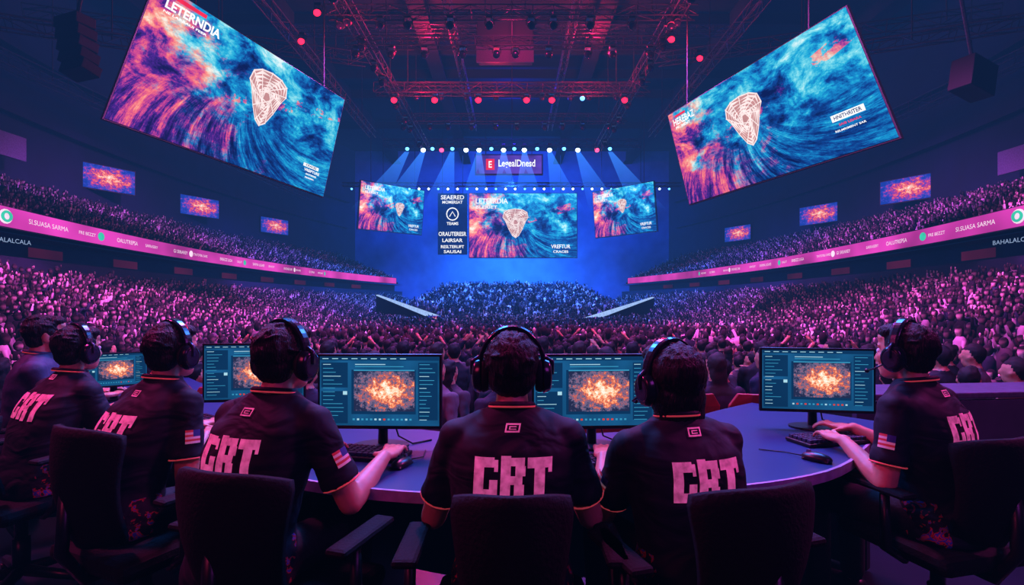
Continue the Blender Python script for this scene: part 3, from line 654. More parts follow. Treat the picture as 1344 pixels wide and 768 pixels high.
def solve_quad(tl, tr, br, bl, D):
    r = [V(((p[0]-672)/F, 1, (400-p[1])/F)) for p in (tl, tr, br, bl)]
    A = np.array([[r[1][i], -r[2][i], r[3][i]] for i in range(3)]); x = np.linalg.solve(A, np.array(r[0]))
    k = D; o = V((0, 0, H))
    return [o+r[0]*k, o+r[1]*k*x[0], o+r[2]*k*x[1], o+r[3]*k*x[2]]
q = solve_quad((206, -26), (452, 131), (424, 258), (137, 155), 18)
q2 = solve_quad((877, 152), (1110, 9), (1180, 180), (905, 268), 27)
TXT = [('LETERNDIA', .05, .855, .27, .925, 0), (None, .08, .945, .2, .975, 1), ('NE LARBAUI FEER', .05, .82, .22, .838, 0), ('VREIFTURE', .84, .165, .94, .19, 0), (None, .83, .205, .93, .235, 0), ('CRACES', .845, .21, .915, .23, 2), ('SAITERISE', .855, .135, .925, .15, 0), ('RESEMEL', .855, .105, .915, .118, 0)]
screen_thing('giant LED screen hanging upper left with fiery blue game artwork', q[3], q[2], q[0], MT['art'], .02, TXT, (.54, .60, .22, .48), .04, bolds=.03)
TXT2 = [(None, .05, .93, .13, .955, 1), ('HEREBAZ', .03, .845, .19, .92, 0), ('PRUMENT', .04, .80, .15, .83, 0), (None, .82, .245, .94, .295, 0), ('HNITHRITER', .83, .255, .93, .285, 2), ('SAIB LEIARA', .84, .205, .92, .222, 1), ('RELMRIMENT SAR', .82, .165, .93, .18, 0)]
screen_thing('giant LED screen hanging upper right with fiery blue game artwork', q2[3], q2[2], q2[0], MT['art2'], .02, TXT2, (.475, .55, .22, .48), .05, bolds=.02)
TXS = [('LETEERDIA', .06, .84, .36, .92, 0), ('BLERIET', .06, .76, .26, .81, 0), ('VREFTUR', .76, .14, .94, .2, 0), ('CRACES', .78, .07, .92, .11, 0)]
screen_thing('central stage LED screen with glowing shield emblem', W(616, 338, 57), W(757, 338, 57), W(616, 254, 57), MT['art3'], .05, TXS, (.43, .53, .26, .46), .08)
screen_thing('left stage LED screen beside the central screen', W(470, 300, 50), W(553, 308, 55), W(474, 237, 50), MT['art3'], .05, TXS, (.6, .5, .16, .3), .08)
screen_thing('right stage LED screen beside the central screen', W(782, 312, 55), W(862, 303, 50), W(778, 253, 55), MT['art3'], .05, TXS, (.5, .6, .16, .3), .08)
TXI = [('SEAERED', .1, .9, .9, .97, 0), ('MOMERSAT', .15, .83, .85, .88, 0), ('TEAMS', .3, .48, .7, .53, 0), ('ORAUTERESR', .02, .3, .98, .37, 0), ('LAIRSAR', .15, .2, .85, .26, 0), ('RESLTERUFT', .1, .1, .9, .15, 0), ('SAUSAI', .2, .02, .8, .07, 0)]
st = screen_thing('navy information panel with white lettering left of central screen', W(575, 334, 57), W(613, 334, 57), W(575, 254, 57), MT['darkp'], .05, TXI, None, .03)
P = Panel(W(575, 334, 57), W(613, 334, 57), W(575, 254, 57)); r_ = MB()
r_.tube([P.pt(.5+.2*math.cos(a), .66+.1*math.sin(a), .1) for a in [2*math.pi*i/16 for i in range(16)]], .06, 6, closed=True); r_.tube([P.pt(.4, .62, .1), P.pt(.5, .7, .1), P.pt(.6, .62, .1)], .05, 6); r_.build('round_emblem', MT['ewhite'], st, world=True)
screen_thing('wide hanging sign with red square logo above the stage', W(625, 228, 50), W(711, 228, 50), W(625, 204, 50), MT['signp'], .04,
   [('LegealDnesd', .34, .26, .9, .76, 0), (None, .15, .2, .28, .8, 1), ('E', .19, .32, .24, .68, 0)], None, .12, 16, 'hanging_sign')
for sd, nm, zc, ys_ in ((-1, 'left', 8.75, (31.3, 40.3, 50.2)), (1, 'right', 8.3, (32.1, 41.0, 52))):
    for y, ds in zip(ys_, ('nearest', 'middle', 'farthest')):
        w = 1.3; hh = .70; x = lambda yy: sd*(L(yy)+6.4); ya, yb = (y-w, y+w) if sd < 0 else (y+w, y-w)
        A = V((x(y)-.7, ya, zc-hh)); B = V((x(y)+.7, yb, zc-hh))
        screen_thing('%s small screen with pink and blue picture on the %s upper wall' % (ds, nm), A, B, A+V((0, 0, 2*hh)), MT['artw'], .03, None, None, .05, 0, 'wall_screen', 'small screens above the upper tier')
for nm, c in (('left', W(4, 188, 24)), ('right', W(1340, 207, 24))):
    b = MB(); b.box(c, (.12, 2.2, 1.1)); o = b.build('wall_panel', MT['white'], None, bevel=.02); tag(o, 'pale rectangular panel at the %s edge above the crowd' % nm, 'panel')
for sd, nm, a, e in ((-1, 'left', (497, 388), (578, 421)), (1, 'right', (855, 391), (768, 423))):
    p0 = W(a[0], a[1], 45); p1 = W(e[0], e[1], 33)
    t = thing('walkway_ramp', 'white lit ramp wall cutting through the %s side of the crowd' % nm, 'ramp', (p1.x, p1.y, Z0))
    b = MB(); b.add([p0, p1, p1+V((0, 0, .3)), p0+V((0, 0, .07)), p0+V((sd*.3, .3, 0)), p1+V((sd*.3, .3, 0)), p1+V((sd*.3, .3, .3)), p0+V((sd*.3, .3, .07))], [(0, 1, 2, 3), (5, 4, 7, 6), (3, 2, 6, 7), (0, 3, 7, 4), (1, 5, 6, 2), (0, 4, 5, 1)]); b.build('lit_rail', MT['ramp'], t, world=True)
    b = MB(); b.add([V((p0.x, p0.y, Z0)), V((p1.x, p1.y, Z0)), p1, p0, V((p0.x+sd*.3, p0.y+.3, Z0)), V((p1.x+sd*.3, p1.y+.3, Z0)), p1+V((sd*.3, .3, 0)), p0+V((sd*.3, .3, 0))], [(0, 1, 2, 3), (5, 4, 7, 6), (3, 2, 6, 7), (0, 3, 7, 4), (1, 5, 6, 2)]); b.build('side_wall', MT['conc'], t, world=True)
    pa = W(e[0]-(16 if sd < 0 else -2), e[1]+4, 32.8); pb = W(e[0]+(1 if sd < 0 else 18), e[1]+4, 32.8)
    Panel(pa, pb, pa+V((0, 0, .5))).face('end_screen', MT['artw'], t, .02)
# ------------------------------------------------------------------ trusses
def truss(label, a, b_, w=.5, seg=1.0):
    a = V(a); b_ = V(b_); d = b_-a; n = max(2, int(d.length/seg)); t = d.normalized()
    sd = t.cross(V((0, 0, 1))).normalized()*w/2 if abs(t.z) < .9 else V((w/2, 0, 0)); up = sd.cross(t).normalized()*w/2
    o = thing('lighting_truss', label, 'truss', (a+b_)/2)
    m = MB()
    for i in (-1, 1):
        for j in (-1, 1): m.tube([a+sd*i+up*j, b_+sd*i+up*j], .035, 6)
    m.build('chords', MT['metal'], o, world=True); m = MB()
    for q in range(n):
        p = a+d*(q/n); r = a+d*((q+1)/n); f = 1 if q % 2 else -1
        m.tube([p+sd+up*f, r+sd-up*f], .02, 4); m.tube([p-sd+up*f, r-sd-up*f], .02, 4); m.tube([p+sd*f+up, r-sd*f+up], .02, 4); m.tube([p+sd*f-up, r-sd*f-up], .02, 4)
        m.tube([p+sd+up, p+sd-up], .02, 4); m.tube([p-sd+up, p-sd-up], .02, 4)
    m.build('bracing', MT['metal'], o, world=True)
    for u in (.12, .5, .88):
        m = MB(); p = a+d*u; m.tube([p, V((p.x, p.y, 20))], .03, 5); m.build('hanging_cable', MT['cable'], o, world=True)
truss('cross truss carrying the row of red lights', (-9, 35, 15.5), (9, 35, 15.5), .65)
truss('topmost cross truss nearest the camera', (-9, 26, 15.6), (9, 26, 15.6), .5)
truss('second cross truss below the topmost one', (-9, 29, 15.6), (9, 29, 15.6), .5)
truss('cross truss above the stage carrying white and blue lights', (-12, 50, 16.5), (12, 50, 16.5), .6)
truss('darker cross truss between red row and stage row', (-9, 42, 16), (9, 42, 16), .6)
truss('faint cross truss just behind the red row', (-9, 38, 16.8), (9, 38, 16.8), .5)
truss('thin cross truss high under the roof beams', (-14, 32, 17.8), (14, 32, 17.8), .5)
truss('left lengthwise truss running to the stage', (-8, 20, 15.6), (-8, 50, 16), .6)
truss('right lengthwise truss running to the stage', (8, 20, 15.6), (8, 50, 16), .6)
truss('outer left lengthwise truss above the giant screen', (-11.5, 18, 15.4), (-11.5, 44, 15.4), .5)
truss('outer right lengthwise truss above the giant screen', (11.5, 18, 15.4), (11.5, 44, 15.4), .5)
truss('inner left lengthwise truss beside the roof box', (-3.4, 24, 17.2), (-3.4, 48, 17.2), .4)
truss('inner right lengthwise truss beside the roof box', (3.4, 24, 17.2), (3.4, 48, 17.2), .4)
for s, nm in ((-1, 'left'), (1, 'right')):
    truss('far %s slanting truss in the dark corner' % nm, (s*21, 18, 11.5), (s*15, 30, 15))
    truss('%s corner truss crossing behind the giant screen' % nm, (s*22, 24, 14.5), (s*9, 33, 16.5), .6)
    truss('%s wall truss above the small screens' % nm, (s*22.5, 22, 12.2), (s*20.5, 54, 12.2), .6, 1.4)
    truss('%s corner cross truss at the top of the frame' % nm, (s*22, 20, 14.5), (s*11, 22, 15.5), .6)
truss('low truss row of tiny lights over the stage screens', (-17, 53.5, 13.4), (17, 53.5, 13.4), .35)
# ------------------------------------------------------------------ stage lights
def fixture_proto(lens, nm):
    t = thing('stage_light', nm, 'stage light')
    m = MB(); m.box((0, 0, -.12), (.34, .3, .14)); m.build('base', MT['plastic'], t, bevel=.01)
    m = MB(); m.tube([(-.2, 0, -.16), (-.24, 0, -.3), (-.23, 0, -.5)], .025, 6); m.tube([(-.2, 0, -.16), (.2, 0, -.16)], .025, 6); m.tube([(.2, 0, -.16), (.24, 0, -.3), (.23, 0, -.5)], .025, 6); m.build('yoke', MT['plastic'], t)
    m = MB(); m.tube([(0, .22, -.36), (0, .1, -.42), (0, -.1, -.56), (0, -.2, -.62)], [.1, .19, .21, .2], 14); m.build('housing', MT['plastic'], t)
    m = MB(); m.ell((0, -.2, -.64), (.2, .1, .2), None, 14, 8); m.build('lens', lens, t, smooth=True)
    return t
protos = {}
def light_at(px, y, z, colr, desc, grp, k=1.0, X=None):
    x = (px-672)/F*y if X is None else X
    if colr not in protos:
        t = fixture_proto(MT[colr], desc); protos[colr] = t
    else: t = dup(protos[colr], (0, 0, 0), 0, desc)
    t['label'] = desc; t['group'] = grp; t.location = (x, y, z); t.scale = (k, k, k); return t
for px in (518, 571, 628, 691, 724, 819): light_at(px, 35, 15.35, 'Lred', 'red glowing stage light on the middle cross truss', 'red lights on the cross truss', 1.0)
light_at(764, 35, 15.35, 'Lblue', 'lone blue glowing light in the row of red lights', 'blue light in red row', .8)
for px, y, d in ((418, 25, 'uppermost left red light above giant left screen'), (397, 27.7, 'lower left red light beside giant left screen'), (880, 27.5, 'upper right red light near the right truss'), (917, 29.6, 'lower right red light beside the giant right screen')): light_at(px, y, 15.5, 'Lred', d, 'single red lights', .85)
for i, px in enumerate((535, 556, 568, 580, 594, 612, 629, 645, 661, 675, 688, 705, 721, 740, 758, 783, 800)):
    c = ('Lblue', 'Lwhite', 'Lblue', 'Lpink', 'Lblue', 'Lwhite', 'Lwhite', 'Lblue', 'Lwhite', 'Lblue', 'Lwhite', 'Lblue', 'Lwhite', 'Lblue', 'Lwhite', 'Lpink', 'Lblue')[i]
    light_at(px, 50, 16.5, c, {'Lblue': 'blue', 'Lpink': 'pink', 'Lwhite': 'white'}[c]+' glowing stage light on the truss above the hanging sign', {'Lblue': 'blue', 'Lpink': 'pink', 'Lwhite': 'white'}[c]+' lights above the stage sign', 1.1 if c != 'Lblue' else .9)
for i in range(34):
    px = 462+i*12.6
    light_at(px, 53.5, 13.3, 'Lwhite' if i % 3 else 'Lblue', ('white' if i % 3 else 'blue')+' tiny light in the low row over the stage screens', ('white' if i % 3 else 'blue')+' tiny lights over the stage', .55)
for i in range(10):
    for y, z in ((26, 15.45), (29, 15.45), (38, 16.6), (42, 15.8)): light_at(0, y, z, 'Ldark', 'unlit stage light hanging from an upper cross truss', 'unlit lights on the upper trusses', .95, -8.2+i*1.75+random.uniform(-.4, .4))
for y in (22, 24, 26, 28.5, 31, 33, 37, 40, 42, 46):
    for s in (-1, 1): light_at(0, y, 15.6, 'Ldark', 'unlit stage light hanging from a %s lengthwise truss' % ('left' if s < 0 else 'right'), 'unlit lights on the %s lengthwise truss' % ('left' if s < 0 else 'right'), .95, s*8)
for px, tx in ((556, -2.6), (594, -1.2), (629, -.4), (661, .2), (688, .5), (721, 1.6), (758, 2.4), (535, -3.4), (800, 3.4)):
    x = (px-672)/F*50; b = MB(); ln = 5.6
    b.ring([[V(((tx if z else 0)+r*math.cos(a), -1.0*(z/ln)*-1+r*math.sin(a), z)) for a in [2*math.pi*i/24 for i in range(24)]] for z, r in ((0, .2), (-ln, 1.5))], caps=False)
    o = b.build('light_beam', MT['beam'], None, smooth=True); o.location = (x, 49.7, 15.6); tag(o, 'blue haze beam slanting down from the truss above the sign', 'light beam', 'light beams above the stage')  # glowing cone mesh drawn in place of a real lit beam
for nm, c, sx in (('left', W(98, 62, 20), -1), ('right', W(1277, 103, 20), 1)):
    t = thing('loudspeaker', 'large dark loudspeaker hanging at the %s above the upper tier' % nm, 'loudspeaker', c, R(20*sx))
    b = MB()
    if sx < 0:
        for i in range(5): b.box((0, .05*i, .9-i*.42), (1.3, .7, .4), Matrix.Rotation(R(-4*i), 3, 'X'))
    else: b.box((0, 0, 0), (1.4, .8, 1.2), Matrix.Rotation(R(12), 3, 'Y'))
    b.build('cabinet', MT['speaker'], t, bevel=.03); b = MB(); b.tube([(0, 0, .6), (-sx*1.6, 0, 6)], .07, 8); b.build('suspension_pole', MT['white'] if sx > 0 else MT['cable'], t)
t = thing('ceiling_box', 'grey box panel hanging in the middle of the roof trusses', 'panel', (-.4, 32, 16)); b = MB(); b.box((0, 0, 1.1), (3.3, 2.5, 1.7)); b.build('housing', MT['speaker'], t, bevel=.05); b = MB(); b.box((0, -1.3, -.25), (3.3, .1, .9)); b.build('front_panel', MT['boxp'], t)
for x in (-1.2, 1.2): b = MB(); b.tube([(x, 0, 1.9), (x, 0, 4)], .05, 6); b.build('hanging_cable', MT['cable'], t)
# ------------------------------------------------------------------ press table & red seats
t = thing('press_table', 'long pale table behind the right-end player with panelled front', 'table', (3.4, 3.7, 0), R(6)); b = MB(); b.box((0, 0, .76), (2.6, .40, .04)); b.build('tabletop', MT['ptop'], t, bevel=.008); b = MB(); b.box((0, -.18, .38), (2.5, .04, .7)); b.build('front_panel', MT['ptable'], t)
for s in (-1, 1): b = MB(); b.box((s*1.2, .02, .37), (.05, .34, .74)); b.build('leg', MT['deskp'], t)
def seat_proto():
    t = thing('stadium_seat', 'x', 'seat', (0, 0, 0), 0, 'red seats behind the desk')
    b = MB(); rg = []
    for z, w, y in ((.42, .2, 0), (.5, .22, -.02), (.7, .22, -.06), (.78, .17, -.08)): rg.append([V((x*w, y+.04*(x*x)+dy, z)) for x, dy in ((-1, 0), (-.5, 0), (0, 0), (.5, 0), (1, 0), (1, .03), (.5, .03), (0, .03), (-.5, .03), (-1, .03))])
    b.ring(rg); b.build('backrest', MT['red'], t, smooth=False, bevel=.006); b = MB(); b.box((0, .2, .43), (.42, .4, .04)); b.build('seat', MT['red'], t, bevel=.015); b = MB(); b.box((0, .15, .2), (.06, .25, .42)); b.box((0, .15, .01), (.3, .3, .02)); b.build('pedestal', MT['chairf'], t)
    return t
sp = seat_proto(); sp.location = (1.12, 3.45, 0); sp['label'] = 'red stadium seat right behind the longer-haired player'
for i, (x, lb) in enumerate(((1.62, 'red stadium seat left of the right-hand monitor'), (.62, 'red stadium seat behind the longer-haired player\'s head'))): dup(sp, (x, 3.45, 0), 0, lb)
for x, lb in ((-2.0, 'red stadium seat right of the third player'), (-2.45, 'red stadium seat between second and third player')): dup(sp, (x, 3.75, 0), .2, lb)
# ------------------------------------------------------------------ spectators
stopsC = [(0, '#17131f'), (.18, '#3a2c3e'), (.3, '#0c1530'), (.42, '#4a3c48'), (.5, '#1c0f18'), (.62, '#6a1c2c'), (.7, '#22263c'), (.82, '#6a5c68'), (.9, '#2c1630')]
MT['spshirt'] = rand_mat('spectator_clothes', stopsC); MT['sphair'] = rand_mat('spectator_hair', [(0, '#040306'), (.3, '#080607'), (.5, '#140c0a'), (.7, '#050404'), (.88, '#22160e')], .7)
def spectator(arm, long):
    m = MB(); sec = [(.8, 0, 0, .16, .11), (.95, 0, 0, .165, .115), (1.1, 0, 0, .155, .11), (1.3, 0, 0, .19, .12), (1.4, 0, 0, .185, .1), (1.46, 0, 0, .1, .07), (1.5, 0, .0, .055, .055)]; loftsec(m, sec, 16)
    hc = V((0, .02, 1.6)); m.ell(hc, (.074, .092, .108)); m.ell(hc+V((0, .03, -.06)), (.052, .057, .055)); m.caps([hc, V((0, 0, 1.45))], [.05, .055]); m.caps([hc+V((0, .09, .01)), hc+V((0, .105, -.03))], [.01, .014])
    for s in (-1, 1): m.ell(hc+V((s*.074, 0, -.01)), (.014, .02, .032))
    m.ell(hc+V((0, -.018, .03)), (.080, .094, .09)); m.ell(hc+V((.02, -.01, .09)), (.05, .06, .035))
    if long: m.ell(hc+V((0, -.05, -.08)), (.08, .05, .13))
    hands_ = []
    for s in (-1, 1):
        S = V((s*.19, 0, 1.38))
        up = arm == 'both' or (arm == 'one' and s > 0)
        if arm == 'clap': T = V((s*.04, .3, 1.3))
        elif up: T = V((s*.24, .16, 1.70))
        else: T = V((s*.24, .05, .88))
        E, Wr = ik(S, T, .29, .26, V((s*.5, -.2, -.8)) if up or arm == 'clap' else V((s*.2, -.9, 0)))
        m.caps([S, E, Wr], [.056, .042, .028]); d = (Wr-E).normalized(); m.caps([Wr, Wr+d*.09], [.026, .028]); hands_.append(Wr)
        for f in range(4): m.caps([Wr+d*.08+V((-.03+f*.02, 0, 0)), Wr+d*.17+V((-.042+f*.028, 0, 0))], [.012, .010], 6)
        m.caps([V((s*.09, 0, .85)), V((s*.1, .02, .48)), V((s*.1, -.02, .09))], [.095, .065, .05]); m.caps([V((s*.1, -.02, .05)), V((s*.12, .14, .04))], [.045, .038])
    o = m.build('person', MT['spshirt'], None, remesh=.014, sm=3, disp=lambda c: .009*noise.noise(c*16) if c.z < 1.45 else .006*noise.noise(c*34)); me = o.data; me.materials.clear()
    for k in ('spshirt', 'sphair', 'skin', 'trouser'): me.materials.append(MT[k])
    for p in me.polygons:
        c = p.center; mi = 0
        if c.z < .9 and abs(c.x) < .22: mi = 3
        if c.z > 1.49 and abs(c.x) < .13: mi = 1 if (c.z > 1.655 or c.y < .0+(c.z-1.6)*.5) and (c.z > 1.53 or long) else 2
        elif long and c.z > 1.38 and c.y < -.06 and abs(c.x) < .09: mi = 1
        if any((c-h).length < .18 and (c-h).dot(V((0, 0, 1)) if h.z > 1.5 else V((0, 1, -.3))) > -.02 for h in hands_) and (abs(c.x) > .13 or arm == 'clap' and c.y > .2): mi = 2
        p.material_index = mi
    return o
vars_ = [spectator('down', False), spectator('both', False), spectator('one', True), spectator('clap', False), spectator('down', True)]
vlab = ['spectator standing with arms down, seen from behind, on the arena floor', 'spectator with both arms raised on the arena floor', 'long-haired spectator with one arm raised on the arena floor', 'spectator clapping on the arena floor', 'long-haired spectator standing with arms down on the arena floor']
pos = []
y = 4.5
while y < 40:
    hw = L(y)-8.1; x = -hw+random.uniform(0, .3); den = 1 if y < 6.5 else (.74 if y < 14 else .62)
    while x < hw:
        if abs(x) < y*1.02+.3: pos.append((x, y+random.uniform(-.16, .16), Z0, random.uniform(-.6, .6) if y < 16 else random.uniform(-3.1, 3.1), random.uniform(.90, 1.03)*(1 if y < 6.5 else (.90 if y < 14 else .80)), 0 if y < 16 else 2))
        x += random.uniform(.42, .62)*den
    y += .66*den
y = 40.3
while y < 57:
    x = -9
    while x < 9:
        if abs(x) < L(y)-7.7: pos.append((x, y, Z0+int((y-40)/.7)*.14, random.uniform(-3.1, 3.1), random.uniform(.72, .86), 2))
        x += random.uniform(.28, .42)
    y += .7
for s_ in (-1, 1):
    for (s0, n, ds, z0, rk) in ((-8, 19, .42, Z0, .32), (.2, 15, .43, ZU-.1, RU)):
        for r in range(n):
            s = s0+ds*r+.25; z = z0+r*ds*rk; y = 6
            while y < 61:
                x = s_*(L(y)+s)
                if abs(x) < y*1.0+.3: pos.append((x, y+random.uniform(-.06, .06), z, math.atan2(s_*1.0, .75)+random.uniform(-.5, .5), random.uniform(.64, .80), 1))
                y += random.uniform(.26, .44)
pos.sort(key=lambda p: p[0]**2+p[1]**2)
vis = [p for p in pos if p[5] == 0 and abs(p[0]) < p[1]*.99][:296]; vs_ = set(id(p) for p in vis)
used = [False]*5
for i, p in enumerate(vis):
    k = random.choice((0,)*10+(4,)*5+(3, 3, 1, 2)) if p[1] > 6.5 else random.choice((0, 0, 3, 4))
    if not used[k]: o = vars_[k]; used[k] = True
    else: o = vars_[k].copy(); C.objects.link(o)
    o.location = p[:3]; o.rotation_euler = (0, 0, p[3]); o.scale = (p[4],)*3; tag(o, vlab[k], 'spectator', 'spectators standing on the arena floor')
rest = [p for p in pos if id(p) not in vs_]
def tmpl(kind, seated):
    m = MB(); zone = []
    h0 = -.45 if seated else 0
    def z_(k, n0): zone.extend([k]*(len(m.v)-n0))
    n = 0; r6 = lambda w, d, z: [V((w*math.cos(a), d*math.sin(a), z+h0)) for a in [math.pi*i/3 for i in range(6)]]
    m.ring([r6(.13, .1, .0-h0 if seated else 0), r6(.15, .11, .8)], caps=False); z_(3, n); n = len(m.v)
    m.ring([r6(.17, .12, .8), r6(.18, .13, 1.15), r6(.23, .12, 1.36), r6(.09, .07, 1.47)]); z_(0, n); n = len(m.v)
    m.ell((0, .02, 1.59+h0), (.08, .095, .125), None, 7, 6)
    for v in m.v[n:]: zone.append(1 if (v[1] > .0 and v[2] < 1.65+h0) else 2)
    n = len(m.v)
    if kind:
        for s in (-1, 1):
            if kind == 2 and s < 0: continue
            m.tube([V((s*.2, 0, 1.38+h0)), V((s*.30, .12, 1.42+h0)), V((s*.2, .16, 1.62+h0))], [.05, .045, .035], 4); z_(0, n); n = len(m.v); 
            m.ell((s*.19, .17, 1.70+h0), (.045, .03, .08), None, 4, 3); z_(1, n); n = len(m.v)
    else:
        for s in (-1, 1): m.tube([V((s*.2, 0, 1.38+h0)), V((s*.26, .05, 1.12+h0)), V((s*.12, .28, 1.1+h0))], [.05, .045, .035], 4); z_(0, n); n = len(m.v); m.ell((s*.1, .32, 1.14+h0), (.055, .05, .05), None, 4, 3); z_(1, n); n = len(m.v)
    tri = []
    for f in m.f:
        for i in range(1, len(f)-1): tri.append((f[0], f[i], f[i+1]))
    return np.array(m.v), np.array(tri), np.array(zone)
T = {(k, s): tmpl(k, s) for k in (0, 1, 2) for s in (0, 1)}
pal = np.array([hexc(c)[:3] for c in ('#08070c', '#120e18', '#1c1622', '#584c58', '#0c1020', '#2c1018', '#a89aa8', '#060508', '#ecdce8', '#180e22', '#202840')])
AV, AF, AC = [], [], []; off = 0
groups = {}
for p in rest: groups.setdefault((random.choice((0, 1, 2)) if p[5] == 1 else random.choice((0, 0, 0, 0, 1, 2)), int(p[5] == 1), int(p[5] == 2)), []).append(p)
for k, ps in groups.items():
    tv, tf, tz = T[k[:2]]; A = np.array(ps); N = len(ps); c, s = np.cos(A[:, 3]), np.sin(A[:, 3]); sc = A[:, 4]
    X = (tv[None, :, 0]*c[:, None]-tv[None, :, 1]*s[:, None])*sc[:, None]+A[:, 0][:, None]
    Y = (tv[None, :, 0]*s[:, None]+tv[None, :, 1]*c[:, None])*sc[:, None]+A[:, 1][:, None]
    Zz = tv[None, :, 2]*(sc*np.random.uniform(.9, 1.1, N))[:, None]+A[:, 2][:, None]
    AV.append(np.stack([X, Y, Zz], -1).reshape(-1, 3)); AF.append((tf[None]+(np.arange(N)*len(tv))[:, None, None]+off).reshape(-1, 3)); off += N*len(tv)
    br = np.random.choice([.12, .35, .8, 1.6], N, p=[.3, .3, .25, .15])[:, None]
    sh = pal[np.random.randint(0, len(pal), N)]*(.5+br*.6); sk = np.array([.60, .46, .44])[None]*br; hr = np.array([.012, .01, .014])[None]*np.random.uniform(.3, 2, (N, 1)); tr = np.full((N, 3), .006)
    cols = np.clip(np.stack([sh, sk, hr, tr], 1), 0, .95); AC.append(cols[:, tz, :].reshape(-1, 3))
AV = np.concatenate(AV); AF = np.concatenate(AF); AC = np.concatenate(AC)
me = bpy.data.meshes.new('crowd'); me.vertices.add(len(AV)); me.vertices.foreach_set('co', AV.ravel().astype(np.float32))
me.loops.add(len(AF)*3); me.loops.foreach_set('vertex_index', AF.ravel().astype(np.int32)); me.polygons.add(len(AF)); me.polygons.foreach_set('loop_start', np.arange(0, len(AF)*3, 3, dtype=np.int32))
me.update(calc_edges=True)
ca = me.color_attributes.new('Col', 'FLOAT_COLOR', 'POINT'); ca.data.foreach_set('color', np.concatenate([AC, np.ones((len(AC), 1))], 1).ravel().astype(np.float32))
me.materials.append(attr_mat('crowd_clothes')); o = bpy.data.objects.new('crowd', me); C.objects.link(o); tag(o, 'thousands of spectators filling the arena floor and both seating tiers', 'crowd', None, 'stuff')
# ------------------------------------------------------------------ lights
def aim(o, t): o.rotation_euler = (V(t)-o.location).to_track_quat('-Z', 'Y').to_euler()
def lamp(kind, loc, tgt, col, e, size=1, ang=60, blend=.6):
    l = bpy.data.lights.new('lamp', kind); l.energy = e; l.color = hexc(col)[:3]
    if kind == 'AREA': l.size = size
    else: l.shadow_soft_size = size
    if kind == 'SPOT': l.spot_size = R(ang); l.spot_blend = blend
    o = bpy.data.objects.new('lamp', l); C.objects.link(o); o.location = loc; aim(o, tgt); return o
for s in (-1, 1):
    lamp('SPOT', (s*2, 10, 13), (s*9, 13, 0), '#f058d0', 18000, .5, 80)
    lamp('SPOT', (s*4, 15, 15), (s*14, 20, 1.5), '#e858d8', 28000, .5, 68)
    lamp('SPOT', (s*4, 24, 15), (s*17, 29, 3), '#cc58f0', 28000, .5, 62)
    lamp('SPOT', (s*3, 36, 15), (s*15, 42, 2.5), '#6c60ff', 34000, .5, 62)
    lamp('SPOT', (s*3, 46, 15), (s*10, 52, 2), '#2c74ff', 44000, .5, 75)
lamp('SPOT', (0, 10, 13), (0, 8, 0), '#f050b0', 7000, .5, 80)
lamp('SPOT', (0, 22, 15), (0, 17, 0), '#a058f8', 20000, .5, 80)
lamp('SPOT', (0, 34, 15.5), (0, 30, 0), '#3c78ff', 60000, .5, 80)
lamp('SPOT', (0, 38, 15), (0, 49, 1), '#2c78ff', 70000, .5, 85, 1)
lamp('AREA', (0, 56, 16), (0, 65, 9), '#2468ff', 6000, 14)  # blue wall washes from here on, added to stand in for haze glow
for s in (-1, 1): lamp('SPOT', (s*6, 50, 15.5), (s*14, 65, 6), '#1c4ce0', 14000, .6, 90, 1)
lamp('AREA', (0, 58.4, 4.6), (0, 65, 4.4), '#3c98ff', 5500, 6)
for s in (-1, 1): lamp('POINT', (s*7, 60.5, 4.6), (0, 0, 0), '#3c90ff', 1500, .5)
lamp('SPOT', (0, 52, 14), (0, 58.6, 2), '#3c98ff', 24000, .5, 90, 1)
lamp('POINT', (-5, 33, 17.2), (0, 0, 0), '#ff1450', 1500, .3); lamp('POINT', (5, 33, 17.2), (0, 0, 0), '#ff1450', 1500, .3); lamp('POINT', (0, 27, 17.2), (0, 0, 0), '#f01870', 1300, .3)
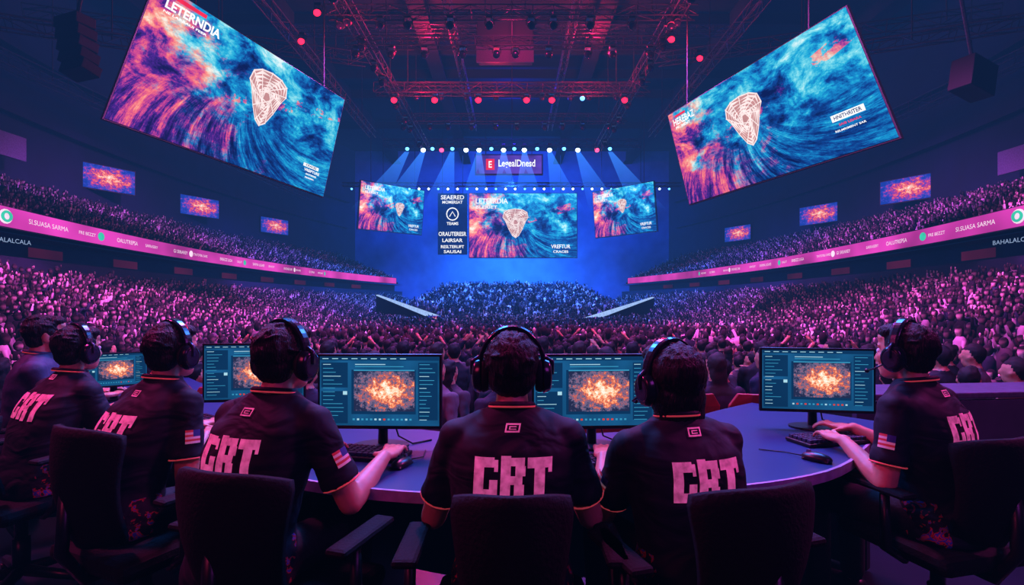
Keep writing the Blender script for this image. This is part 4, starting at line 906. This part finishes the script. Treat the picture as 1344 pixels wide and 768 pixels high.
lamp('POINT', (0, 46, 17.5), (0, 0, 0), '#3018d0', 2500, .3)
for x in (-6, -1, 5): lamp('POINT', (x, 33.8, 14.4), (0, 0, 0), '#ff1440', 600, .15)
for s in (-1, 1): lamp('POINT', (s*16, 30, 14), (0, 0, 0), '#2440d0', 500, .3); lamp('POINT', (s*8, 25, 14.2), (0, 0, 0), '#ff2050', 250, .15)
lamp('AREA', (-1.5, 5.2, 5.2), (0, 2, .8), '#3a84ff', 520, 1.6); lamp('AREA', (2.5, 5.2, 5.2), (.8, 2, .8), '#4080ff', 380, 1.6)
lamp('AREA', (-4.2, 2.9, 4.6), (-1, 1.8, .9), '#ff3aa0', 220, .7)
lamp('AREA', (4.2, 2.9, 4.6), (1, 1.9, .9), '#f040b8', 210, .7)
lamp('AREA', (-2.2, -.8, 3.2), (-.5, 1.8, .8), '#ff3a80', 28, 1.0); lamp('AREA', (2.2, -.8, 3.2), (.6, 1.8, .8), '#c040e0', 26, 1.0)
w = bpy.data.worlds.new('World'); bpy.context.scene.world = w; w.use_nodes = True
nt = w.node_tree; bg = nt.nodes['Background']; bg.inputs[0].default_value = hexc('#2a2060'); bg.inputs[1].default_value = .05
wo = nt.nodes['World Output']
em = nd(nt, 'ShaderNodeEmission', {'Color': (.08, .27, 1.0, 1), 'Strength': .0017}); ab = nd(nt, 'ShaderNodeVolumeAbsorption', {'Color': (.5, .5, .5, 1), 'Density': .008})  # even blue emission in the air imitates lit haze; no lamp scatters in it
ad = nd(nt, 'ShaderNodeAddShader'); nt.links.new(em.outputs[0], ad.inputs[0]); nt.links.new(ab.outputs[0], ad.inputs[1]); nt.links.new(ad.outputs[0], wo.inputs['Volume'])
bpy.context.scene.view_settings.view_transform = 'Standard'
cam = bpy.data.cameras.new('Camera'); co = bpy.data.objects.new('Camera', cam); C.objects.link(co); co.location = (0, 0, H); co.rotation_euler = (R(90), 0, 0)
cam.sensor_width = 36; cam.lens = 36*F/1344; cam.shift_y = 16/1344; cam.clip_end = 300; bpy.context.scene.camera = co
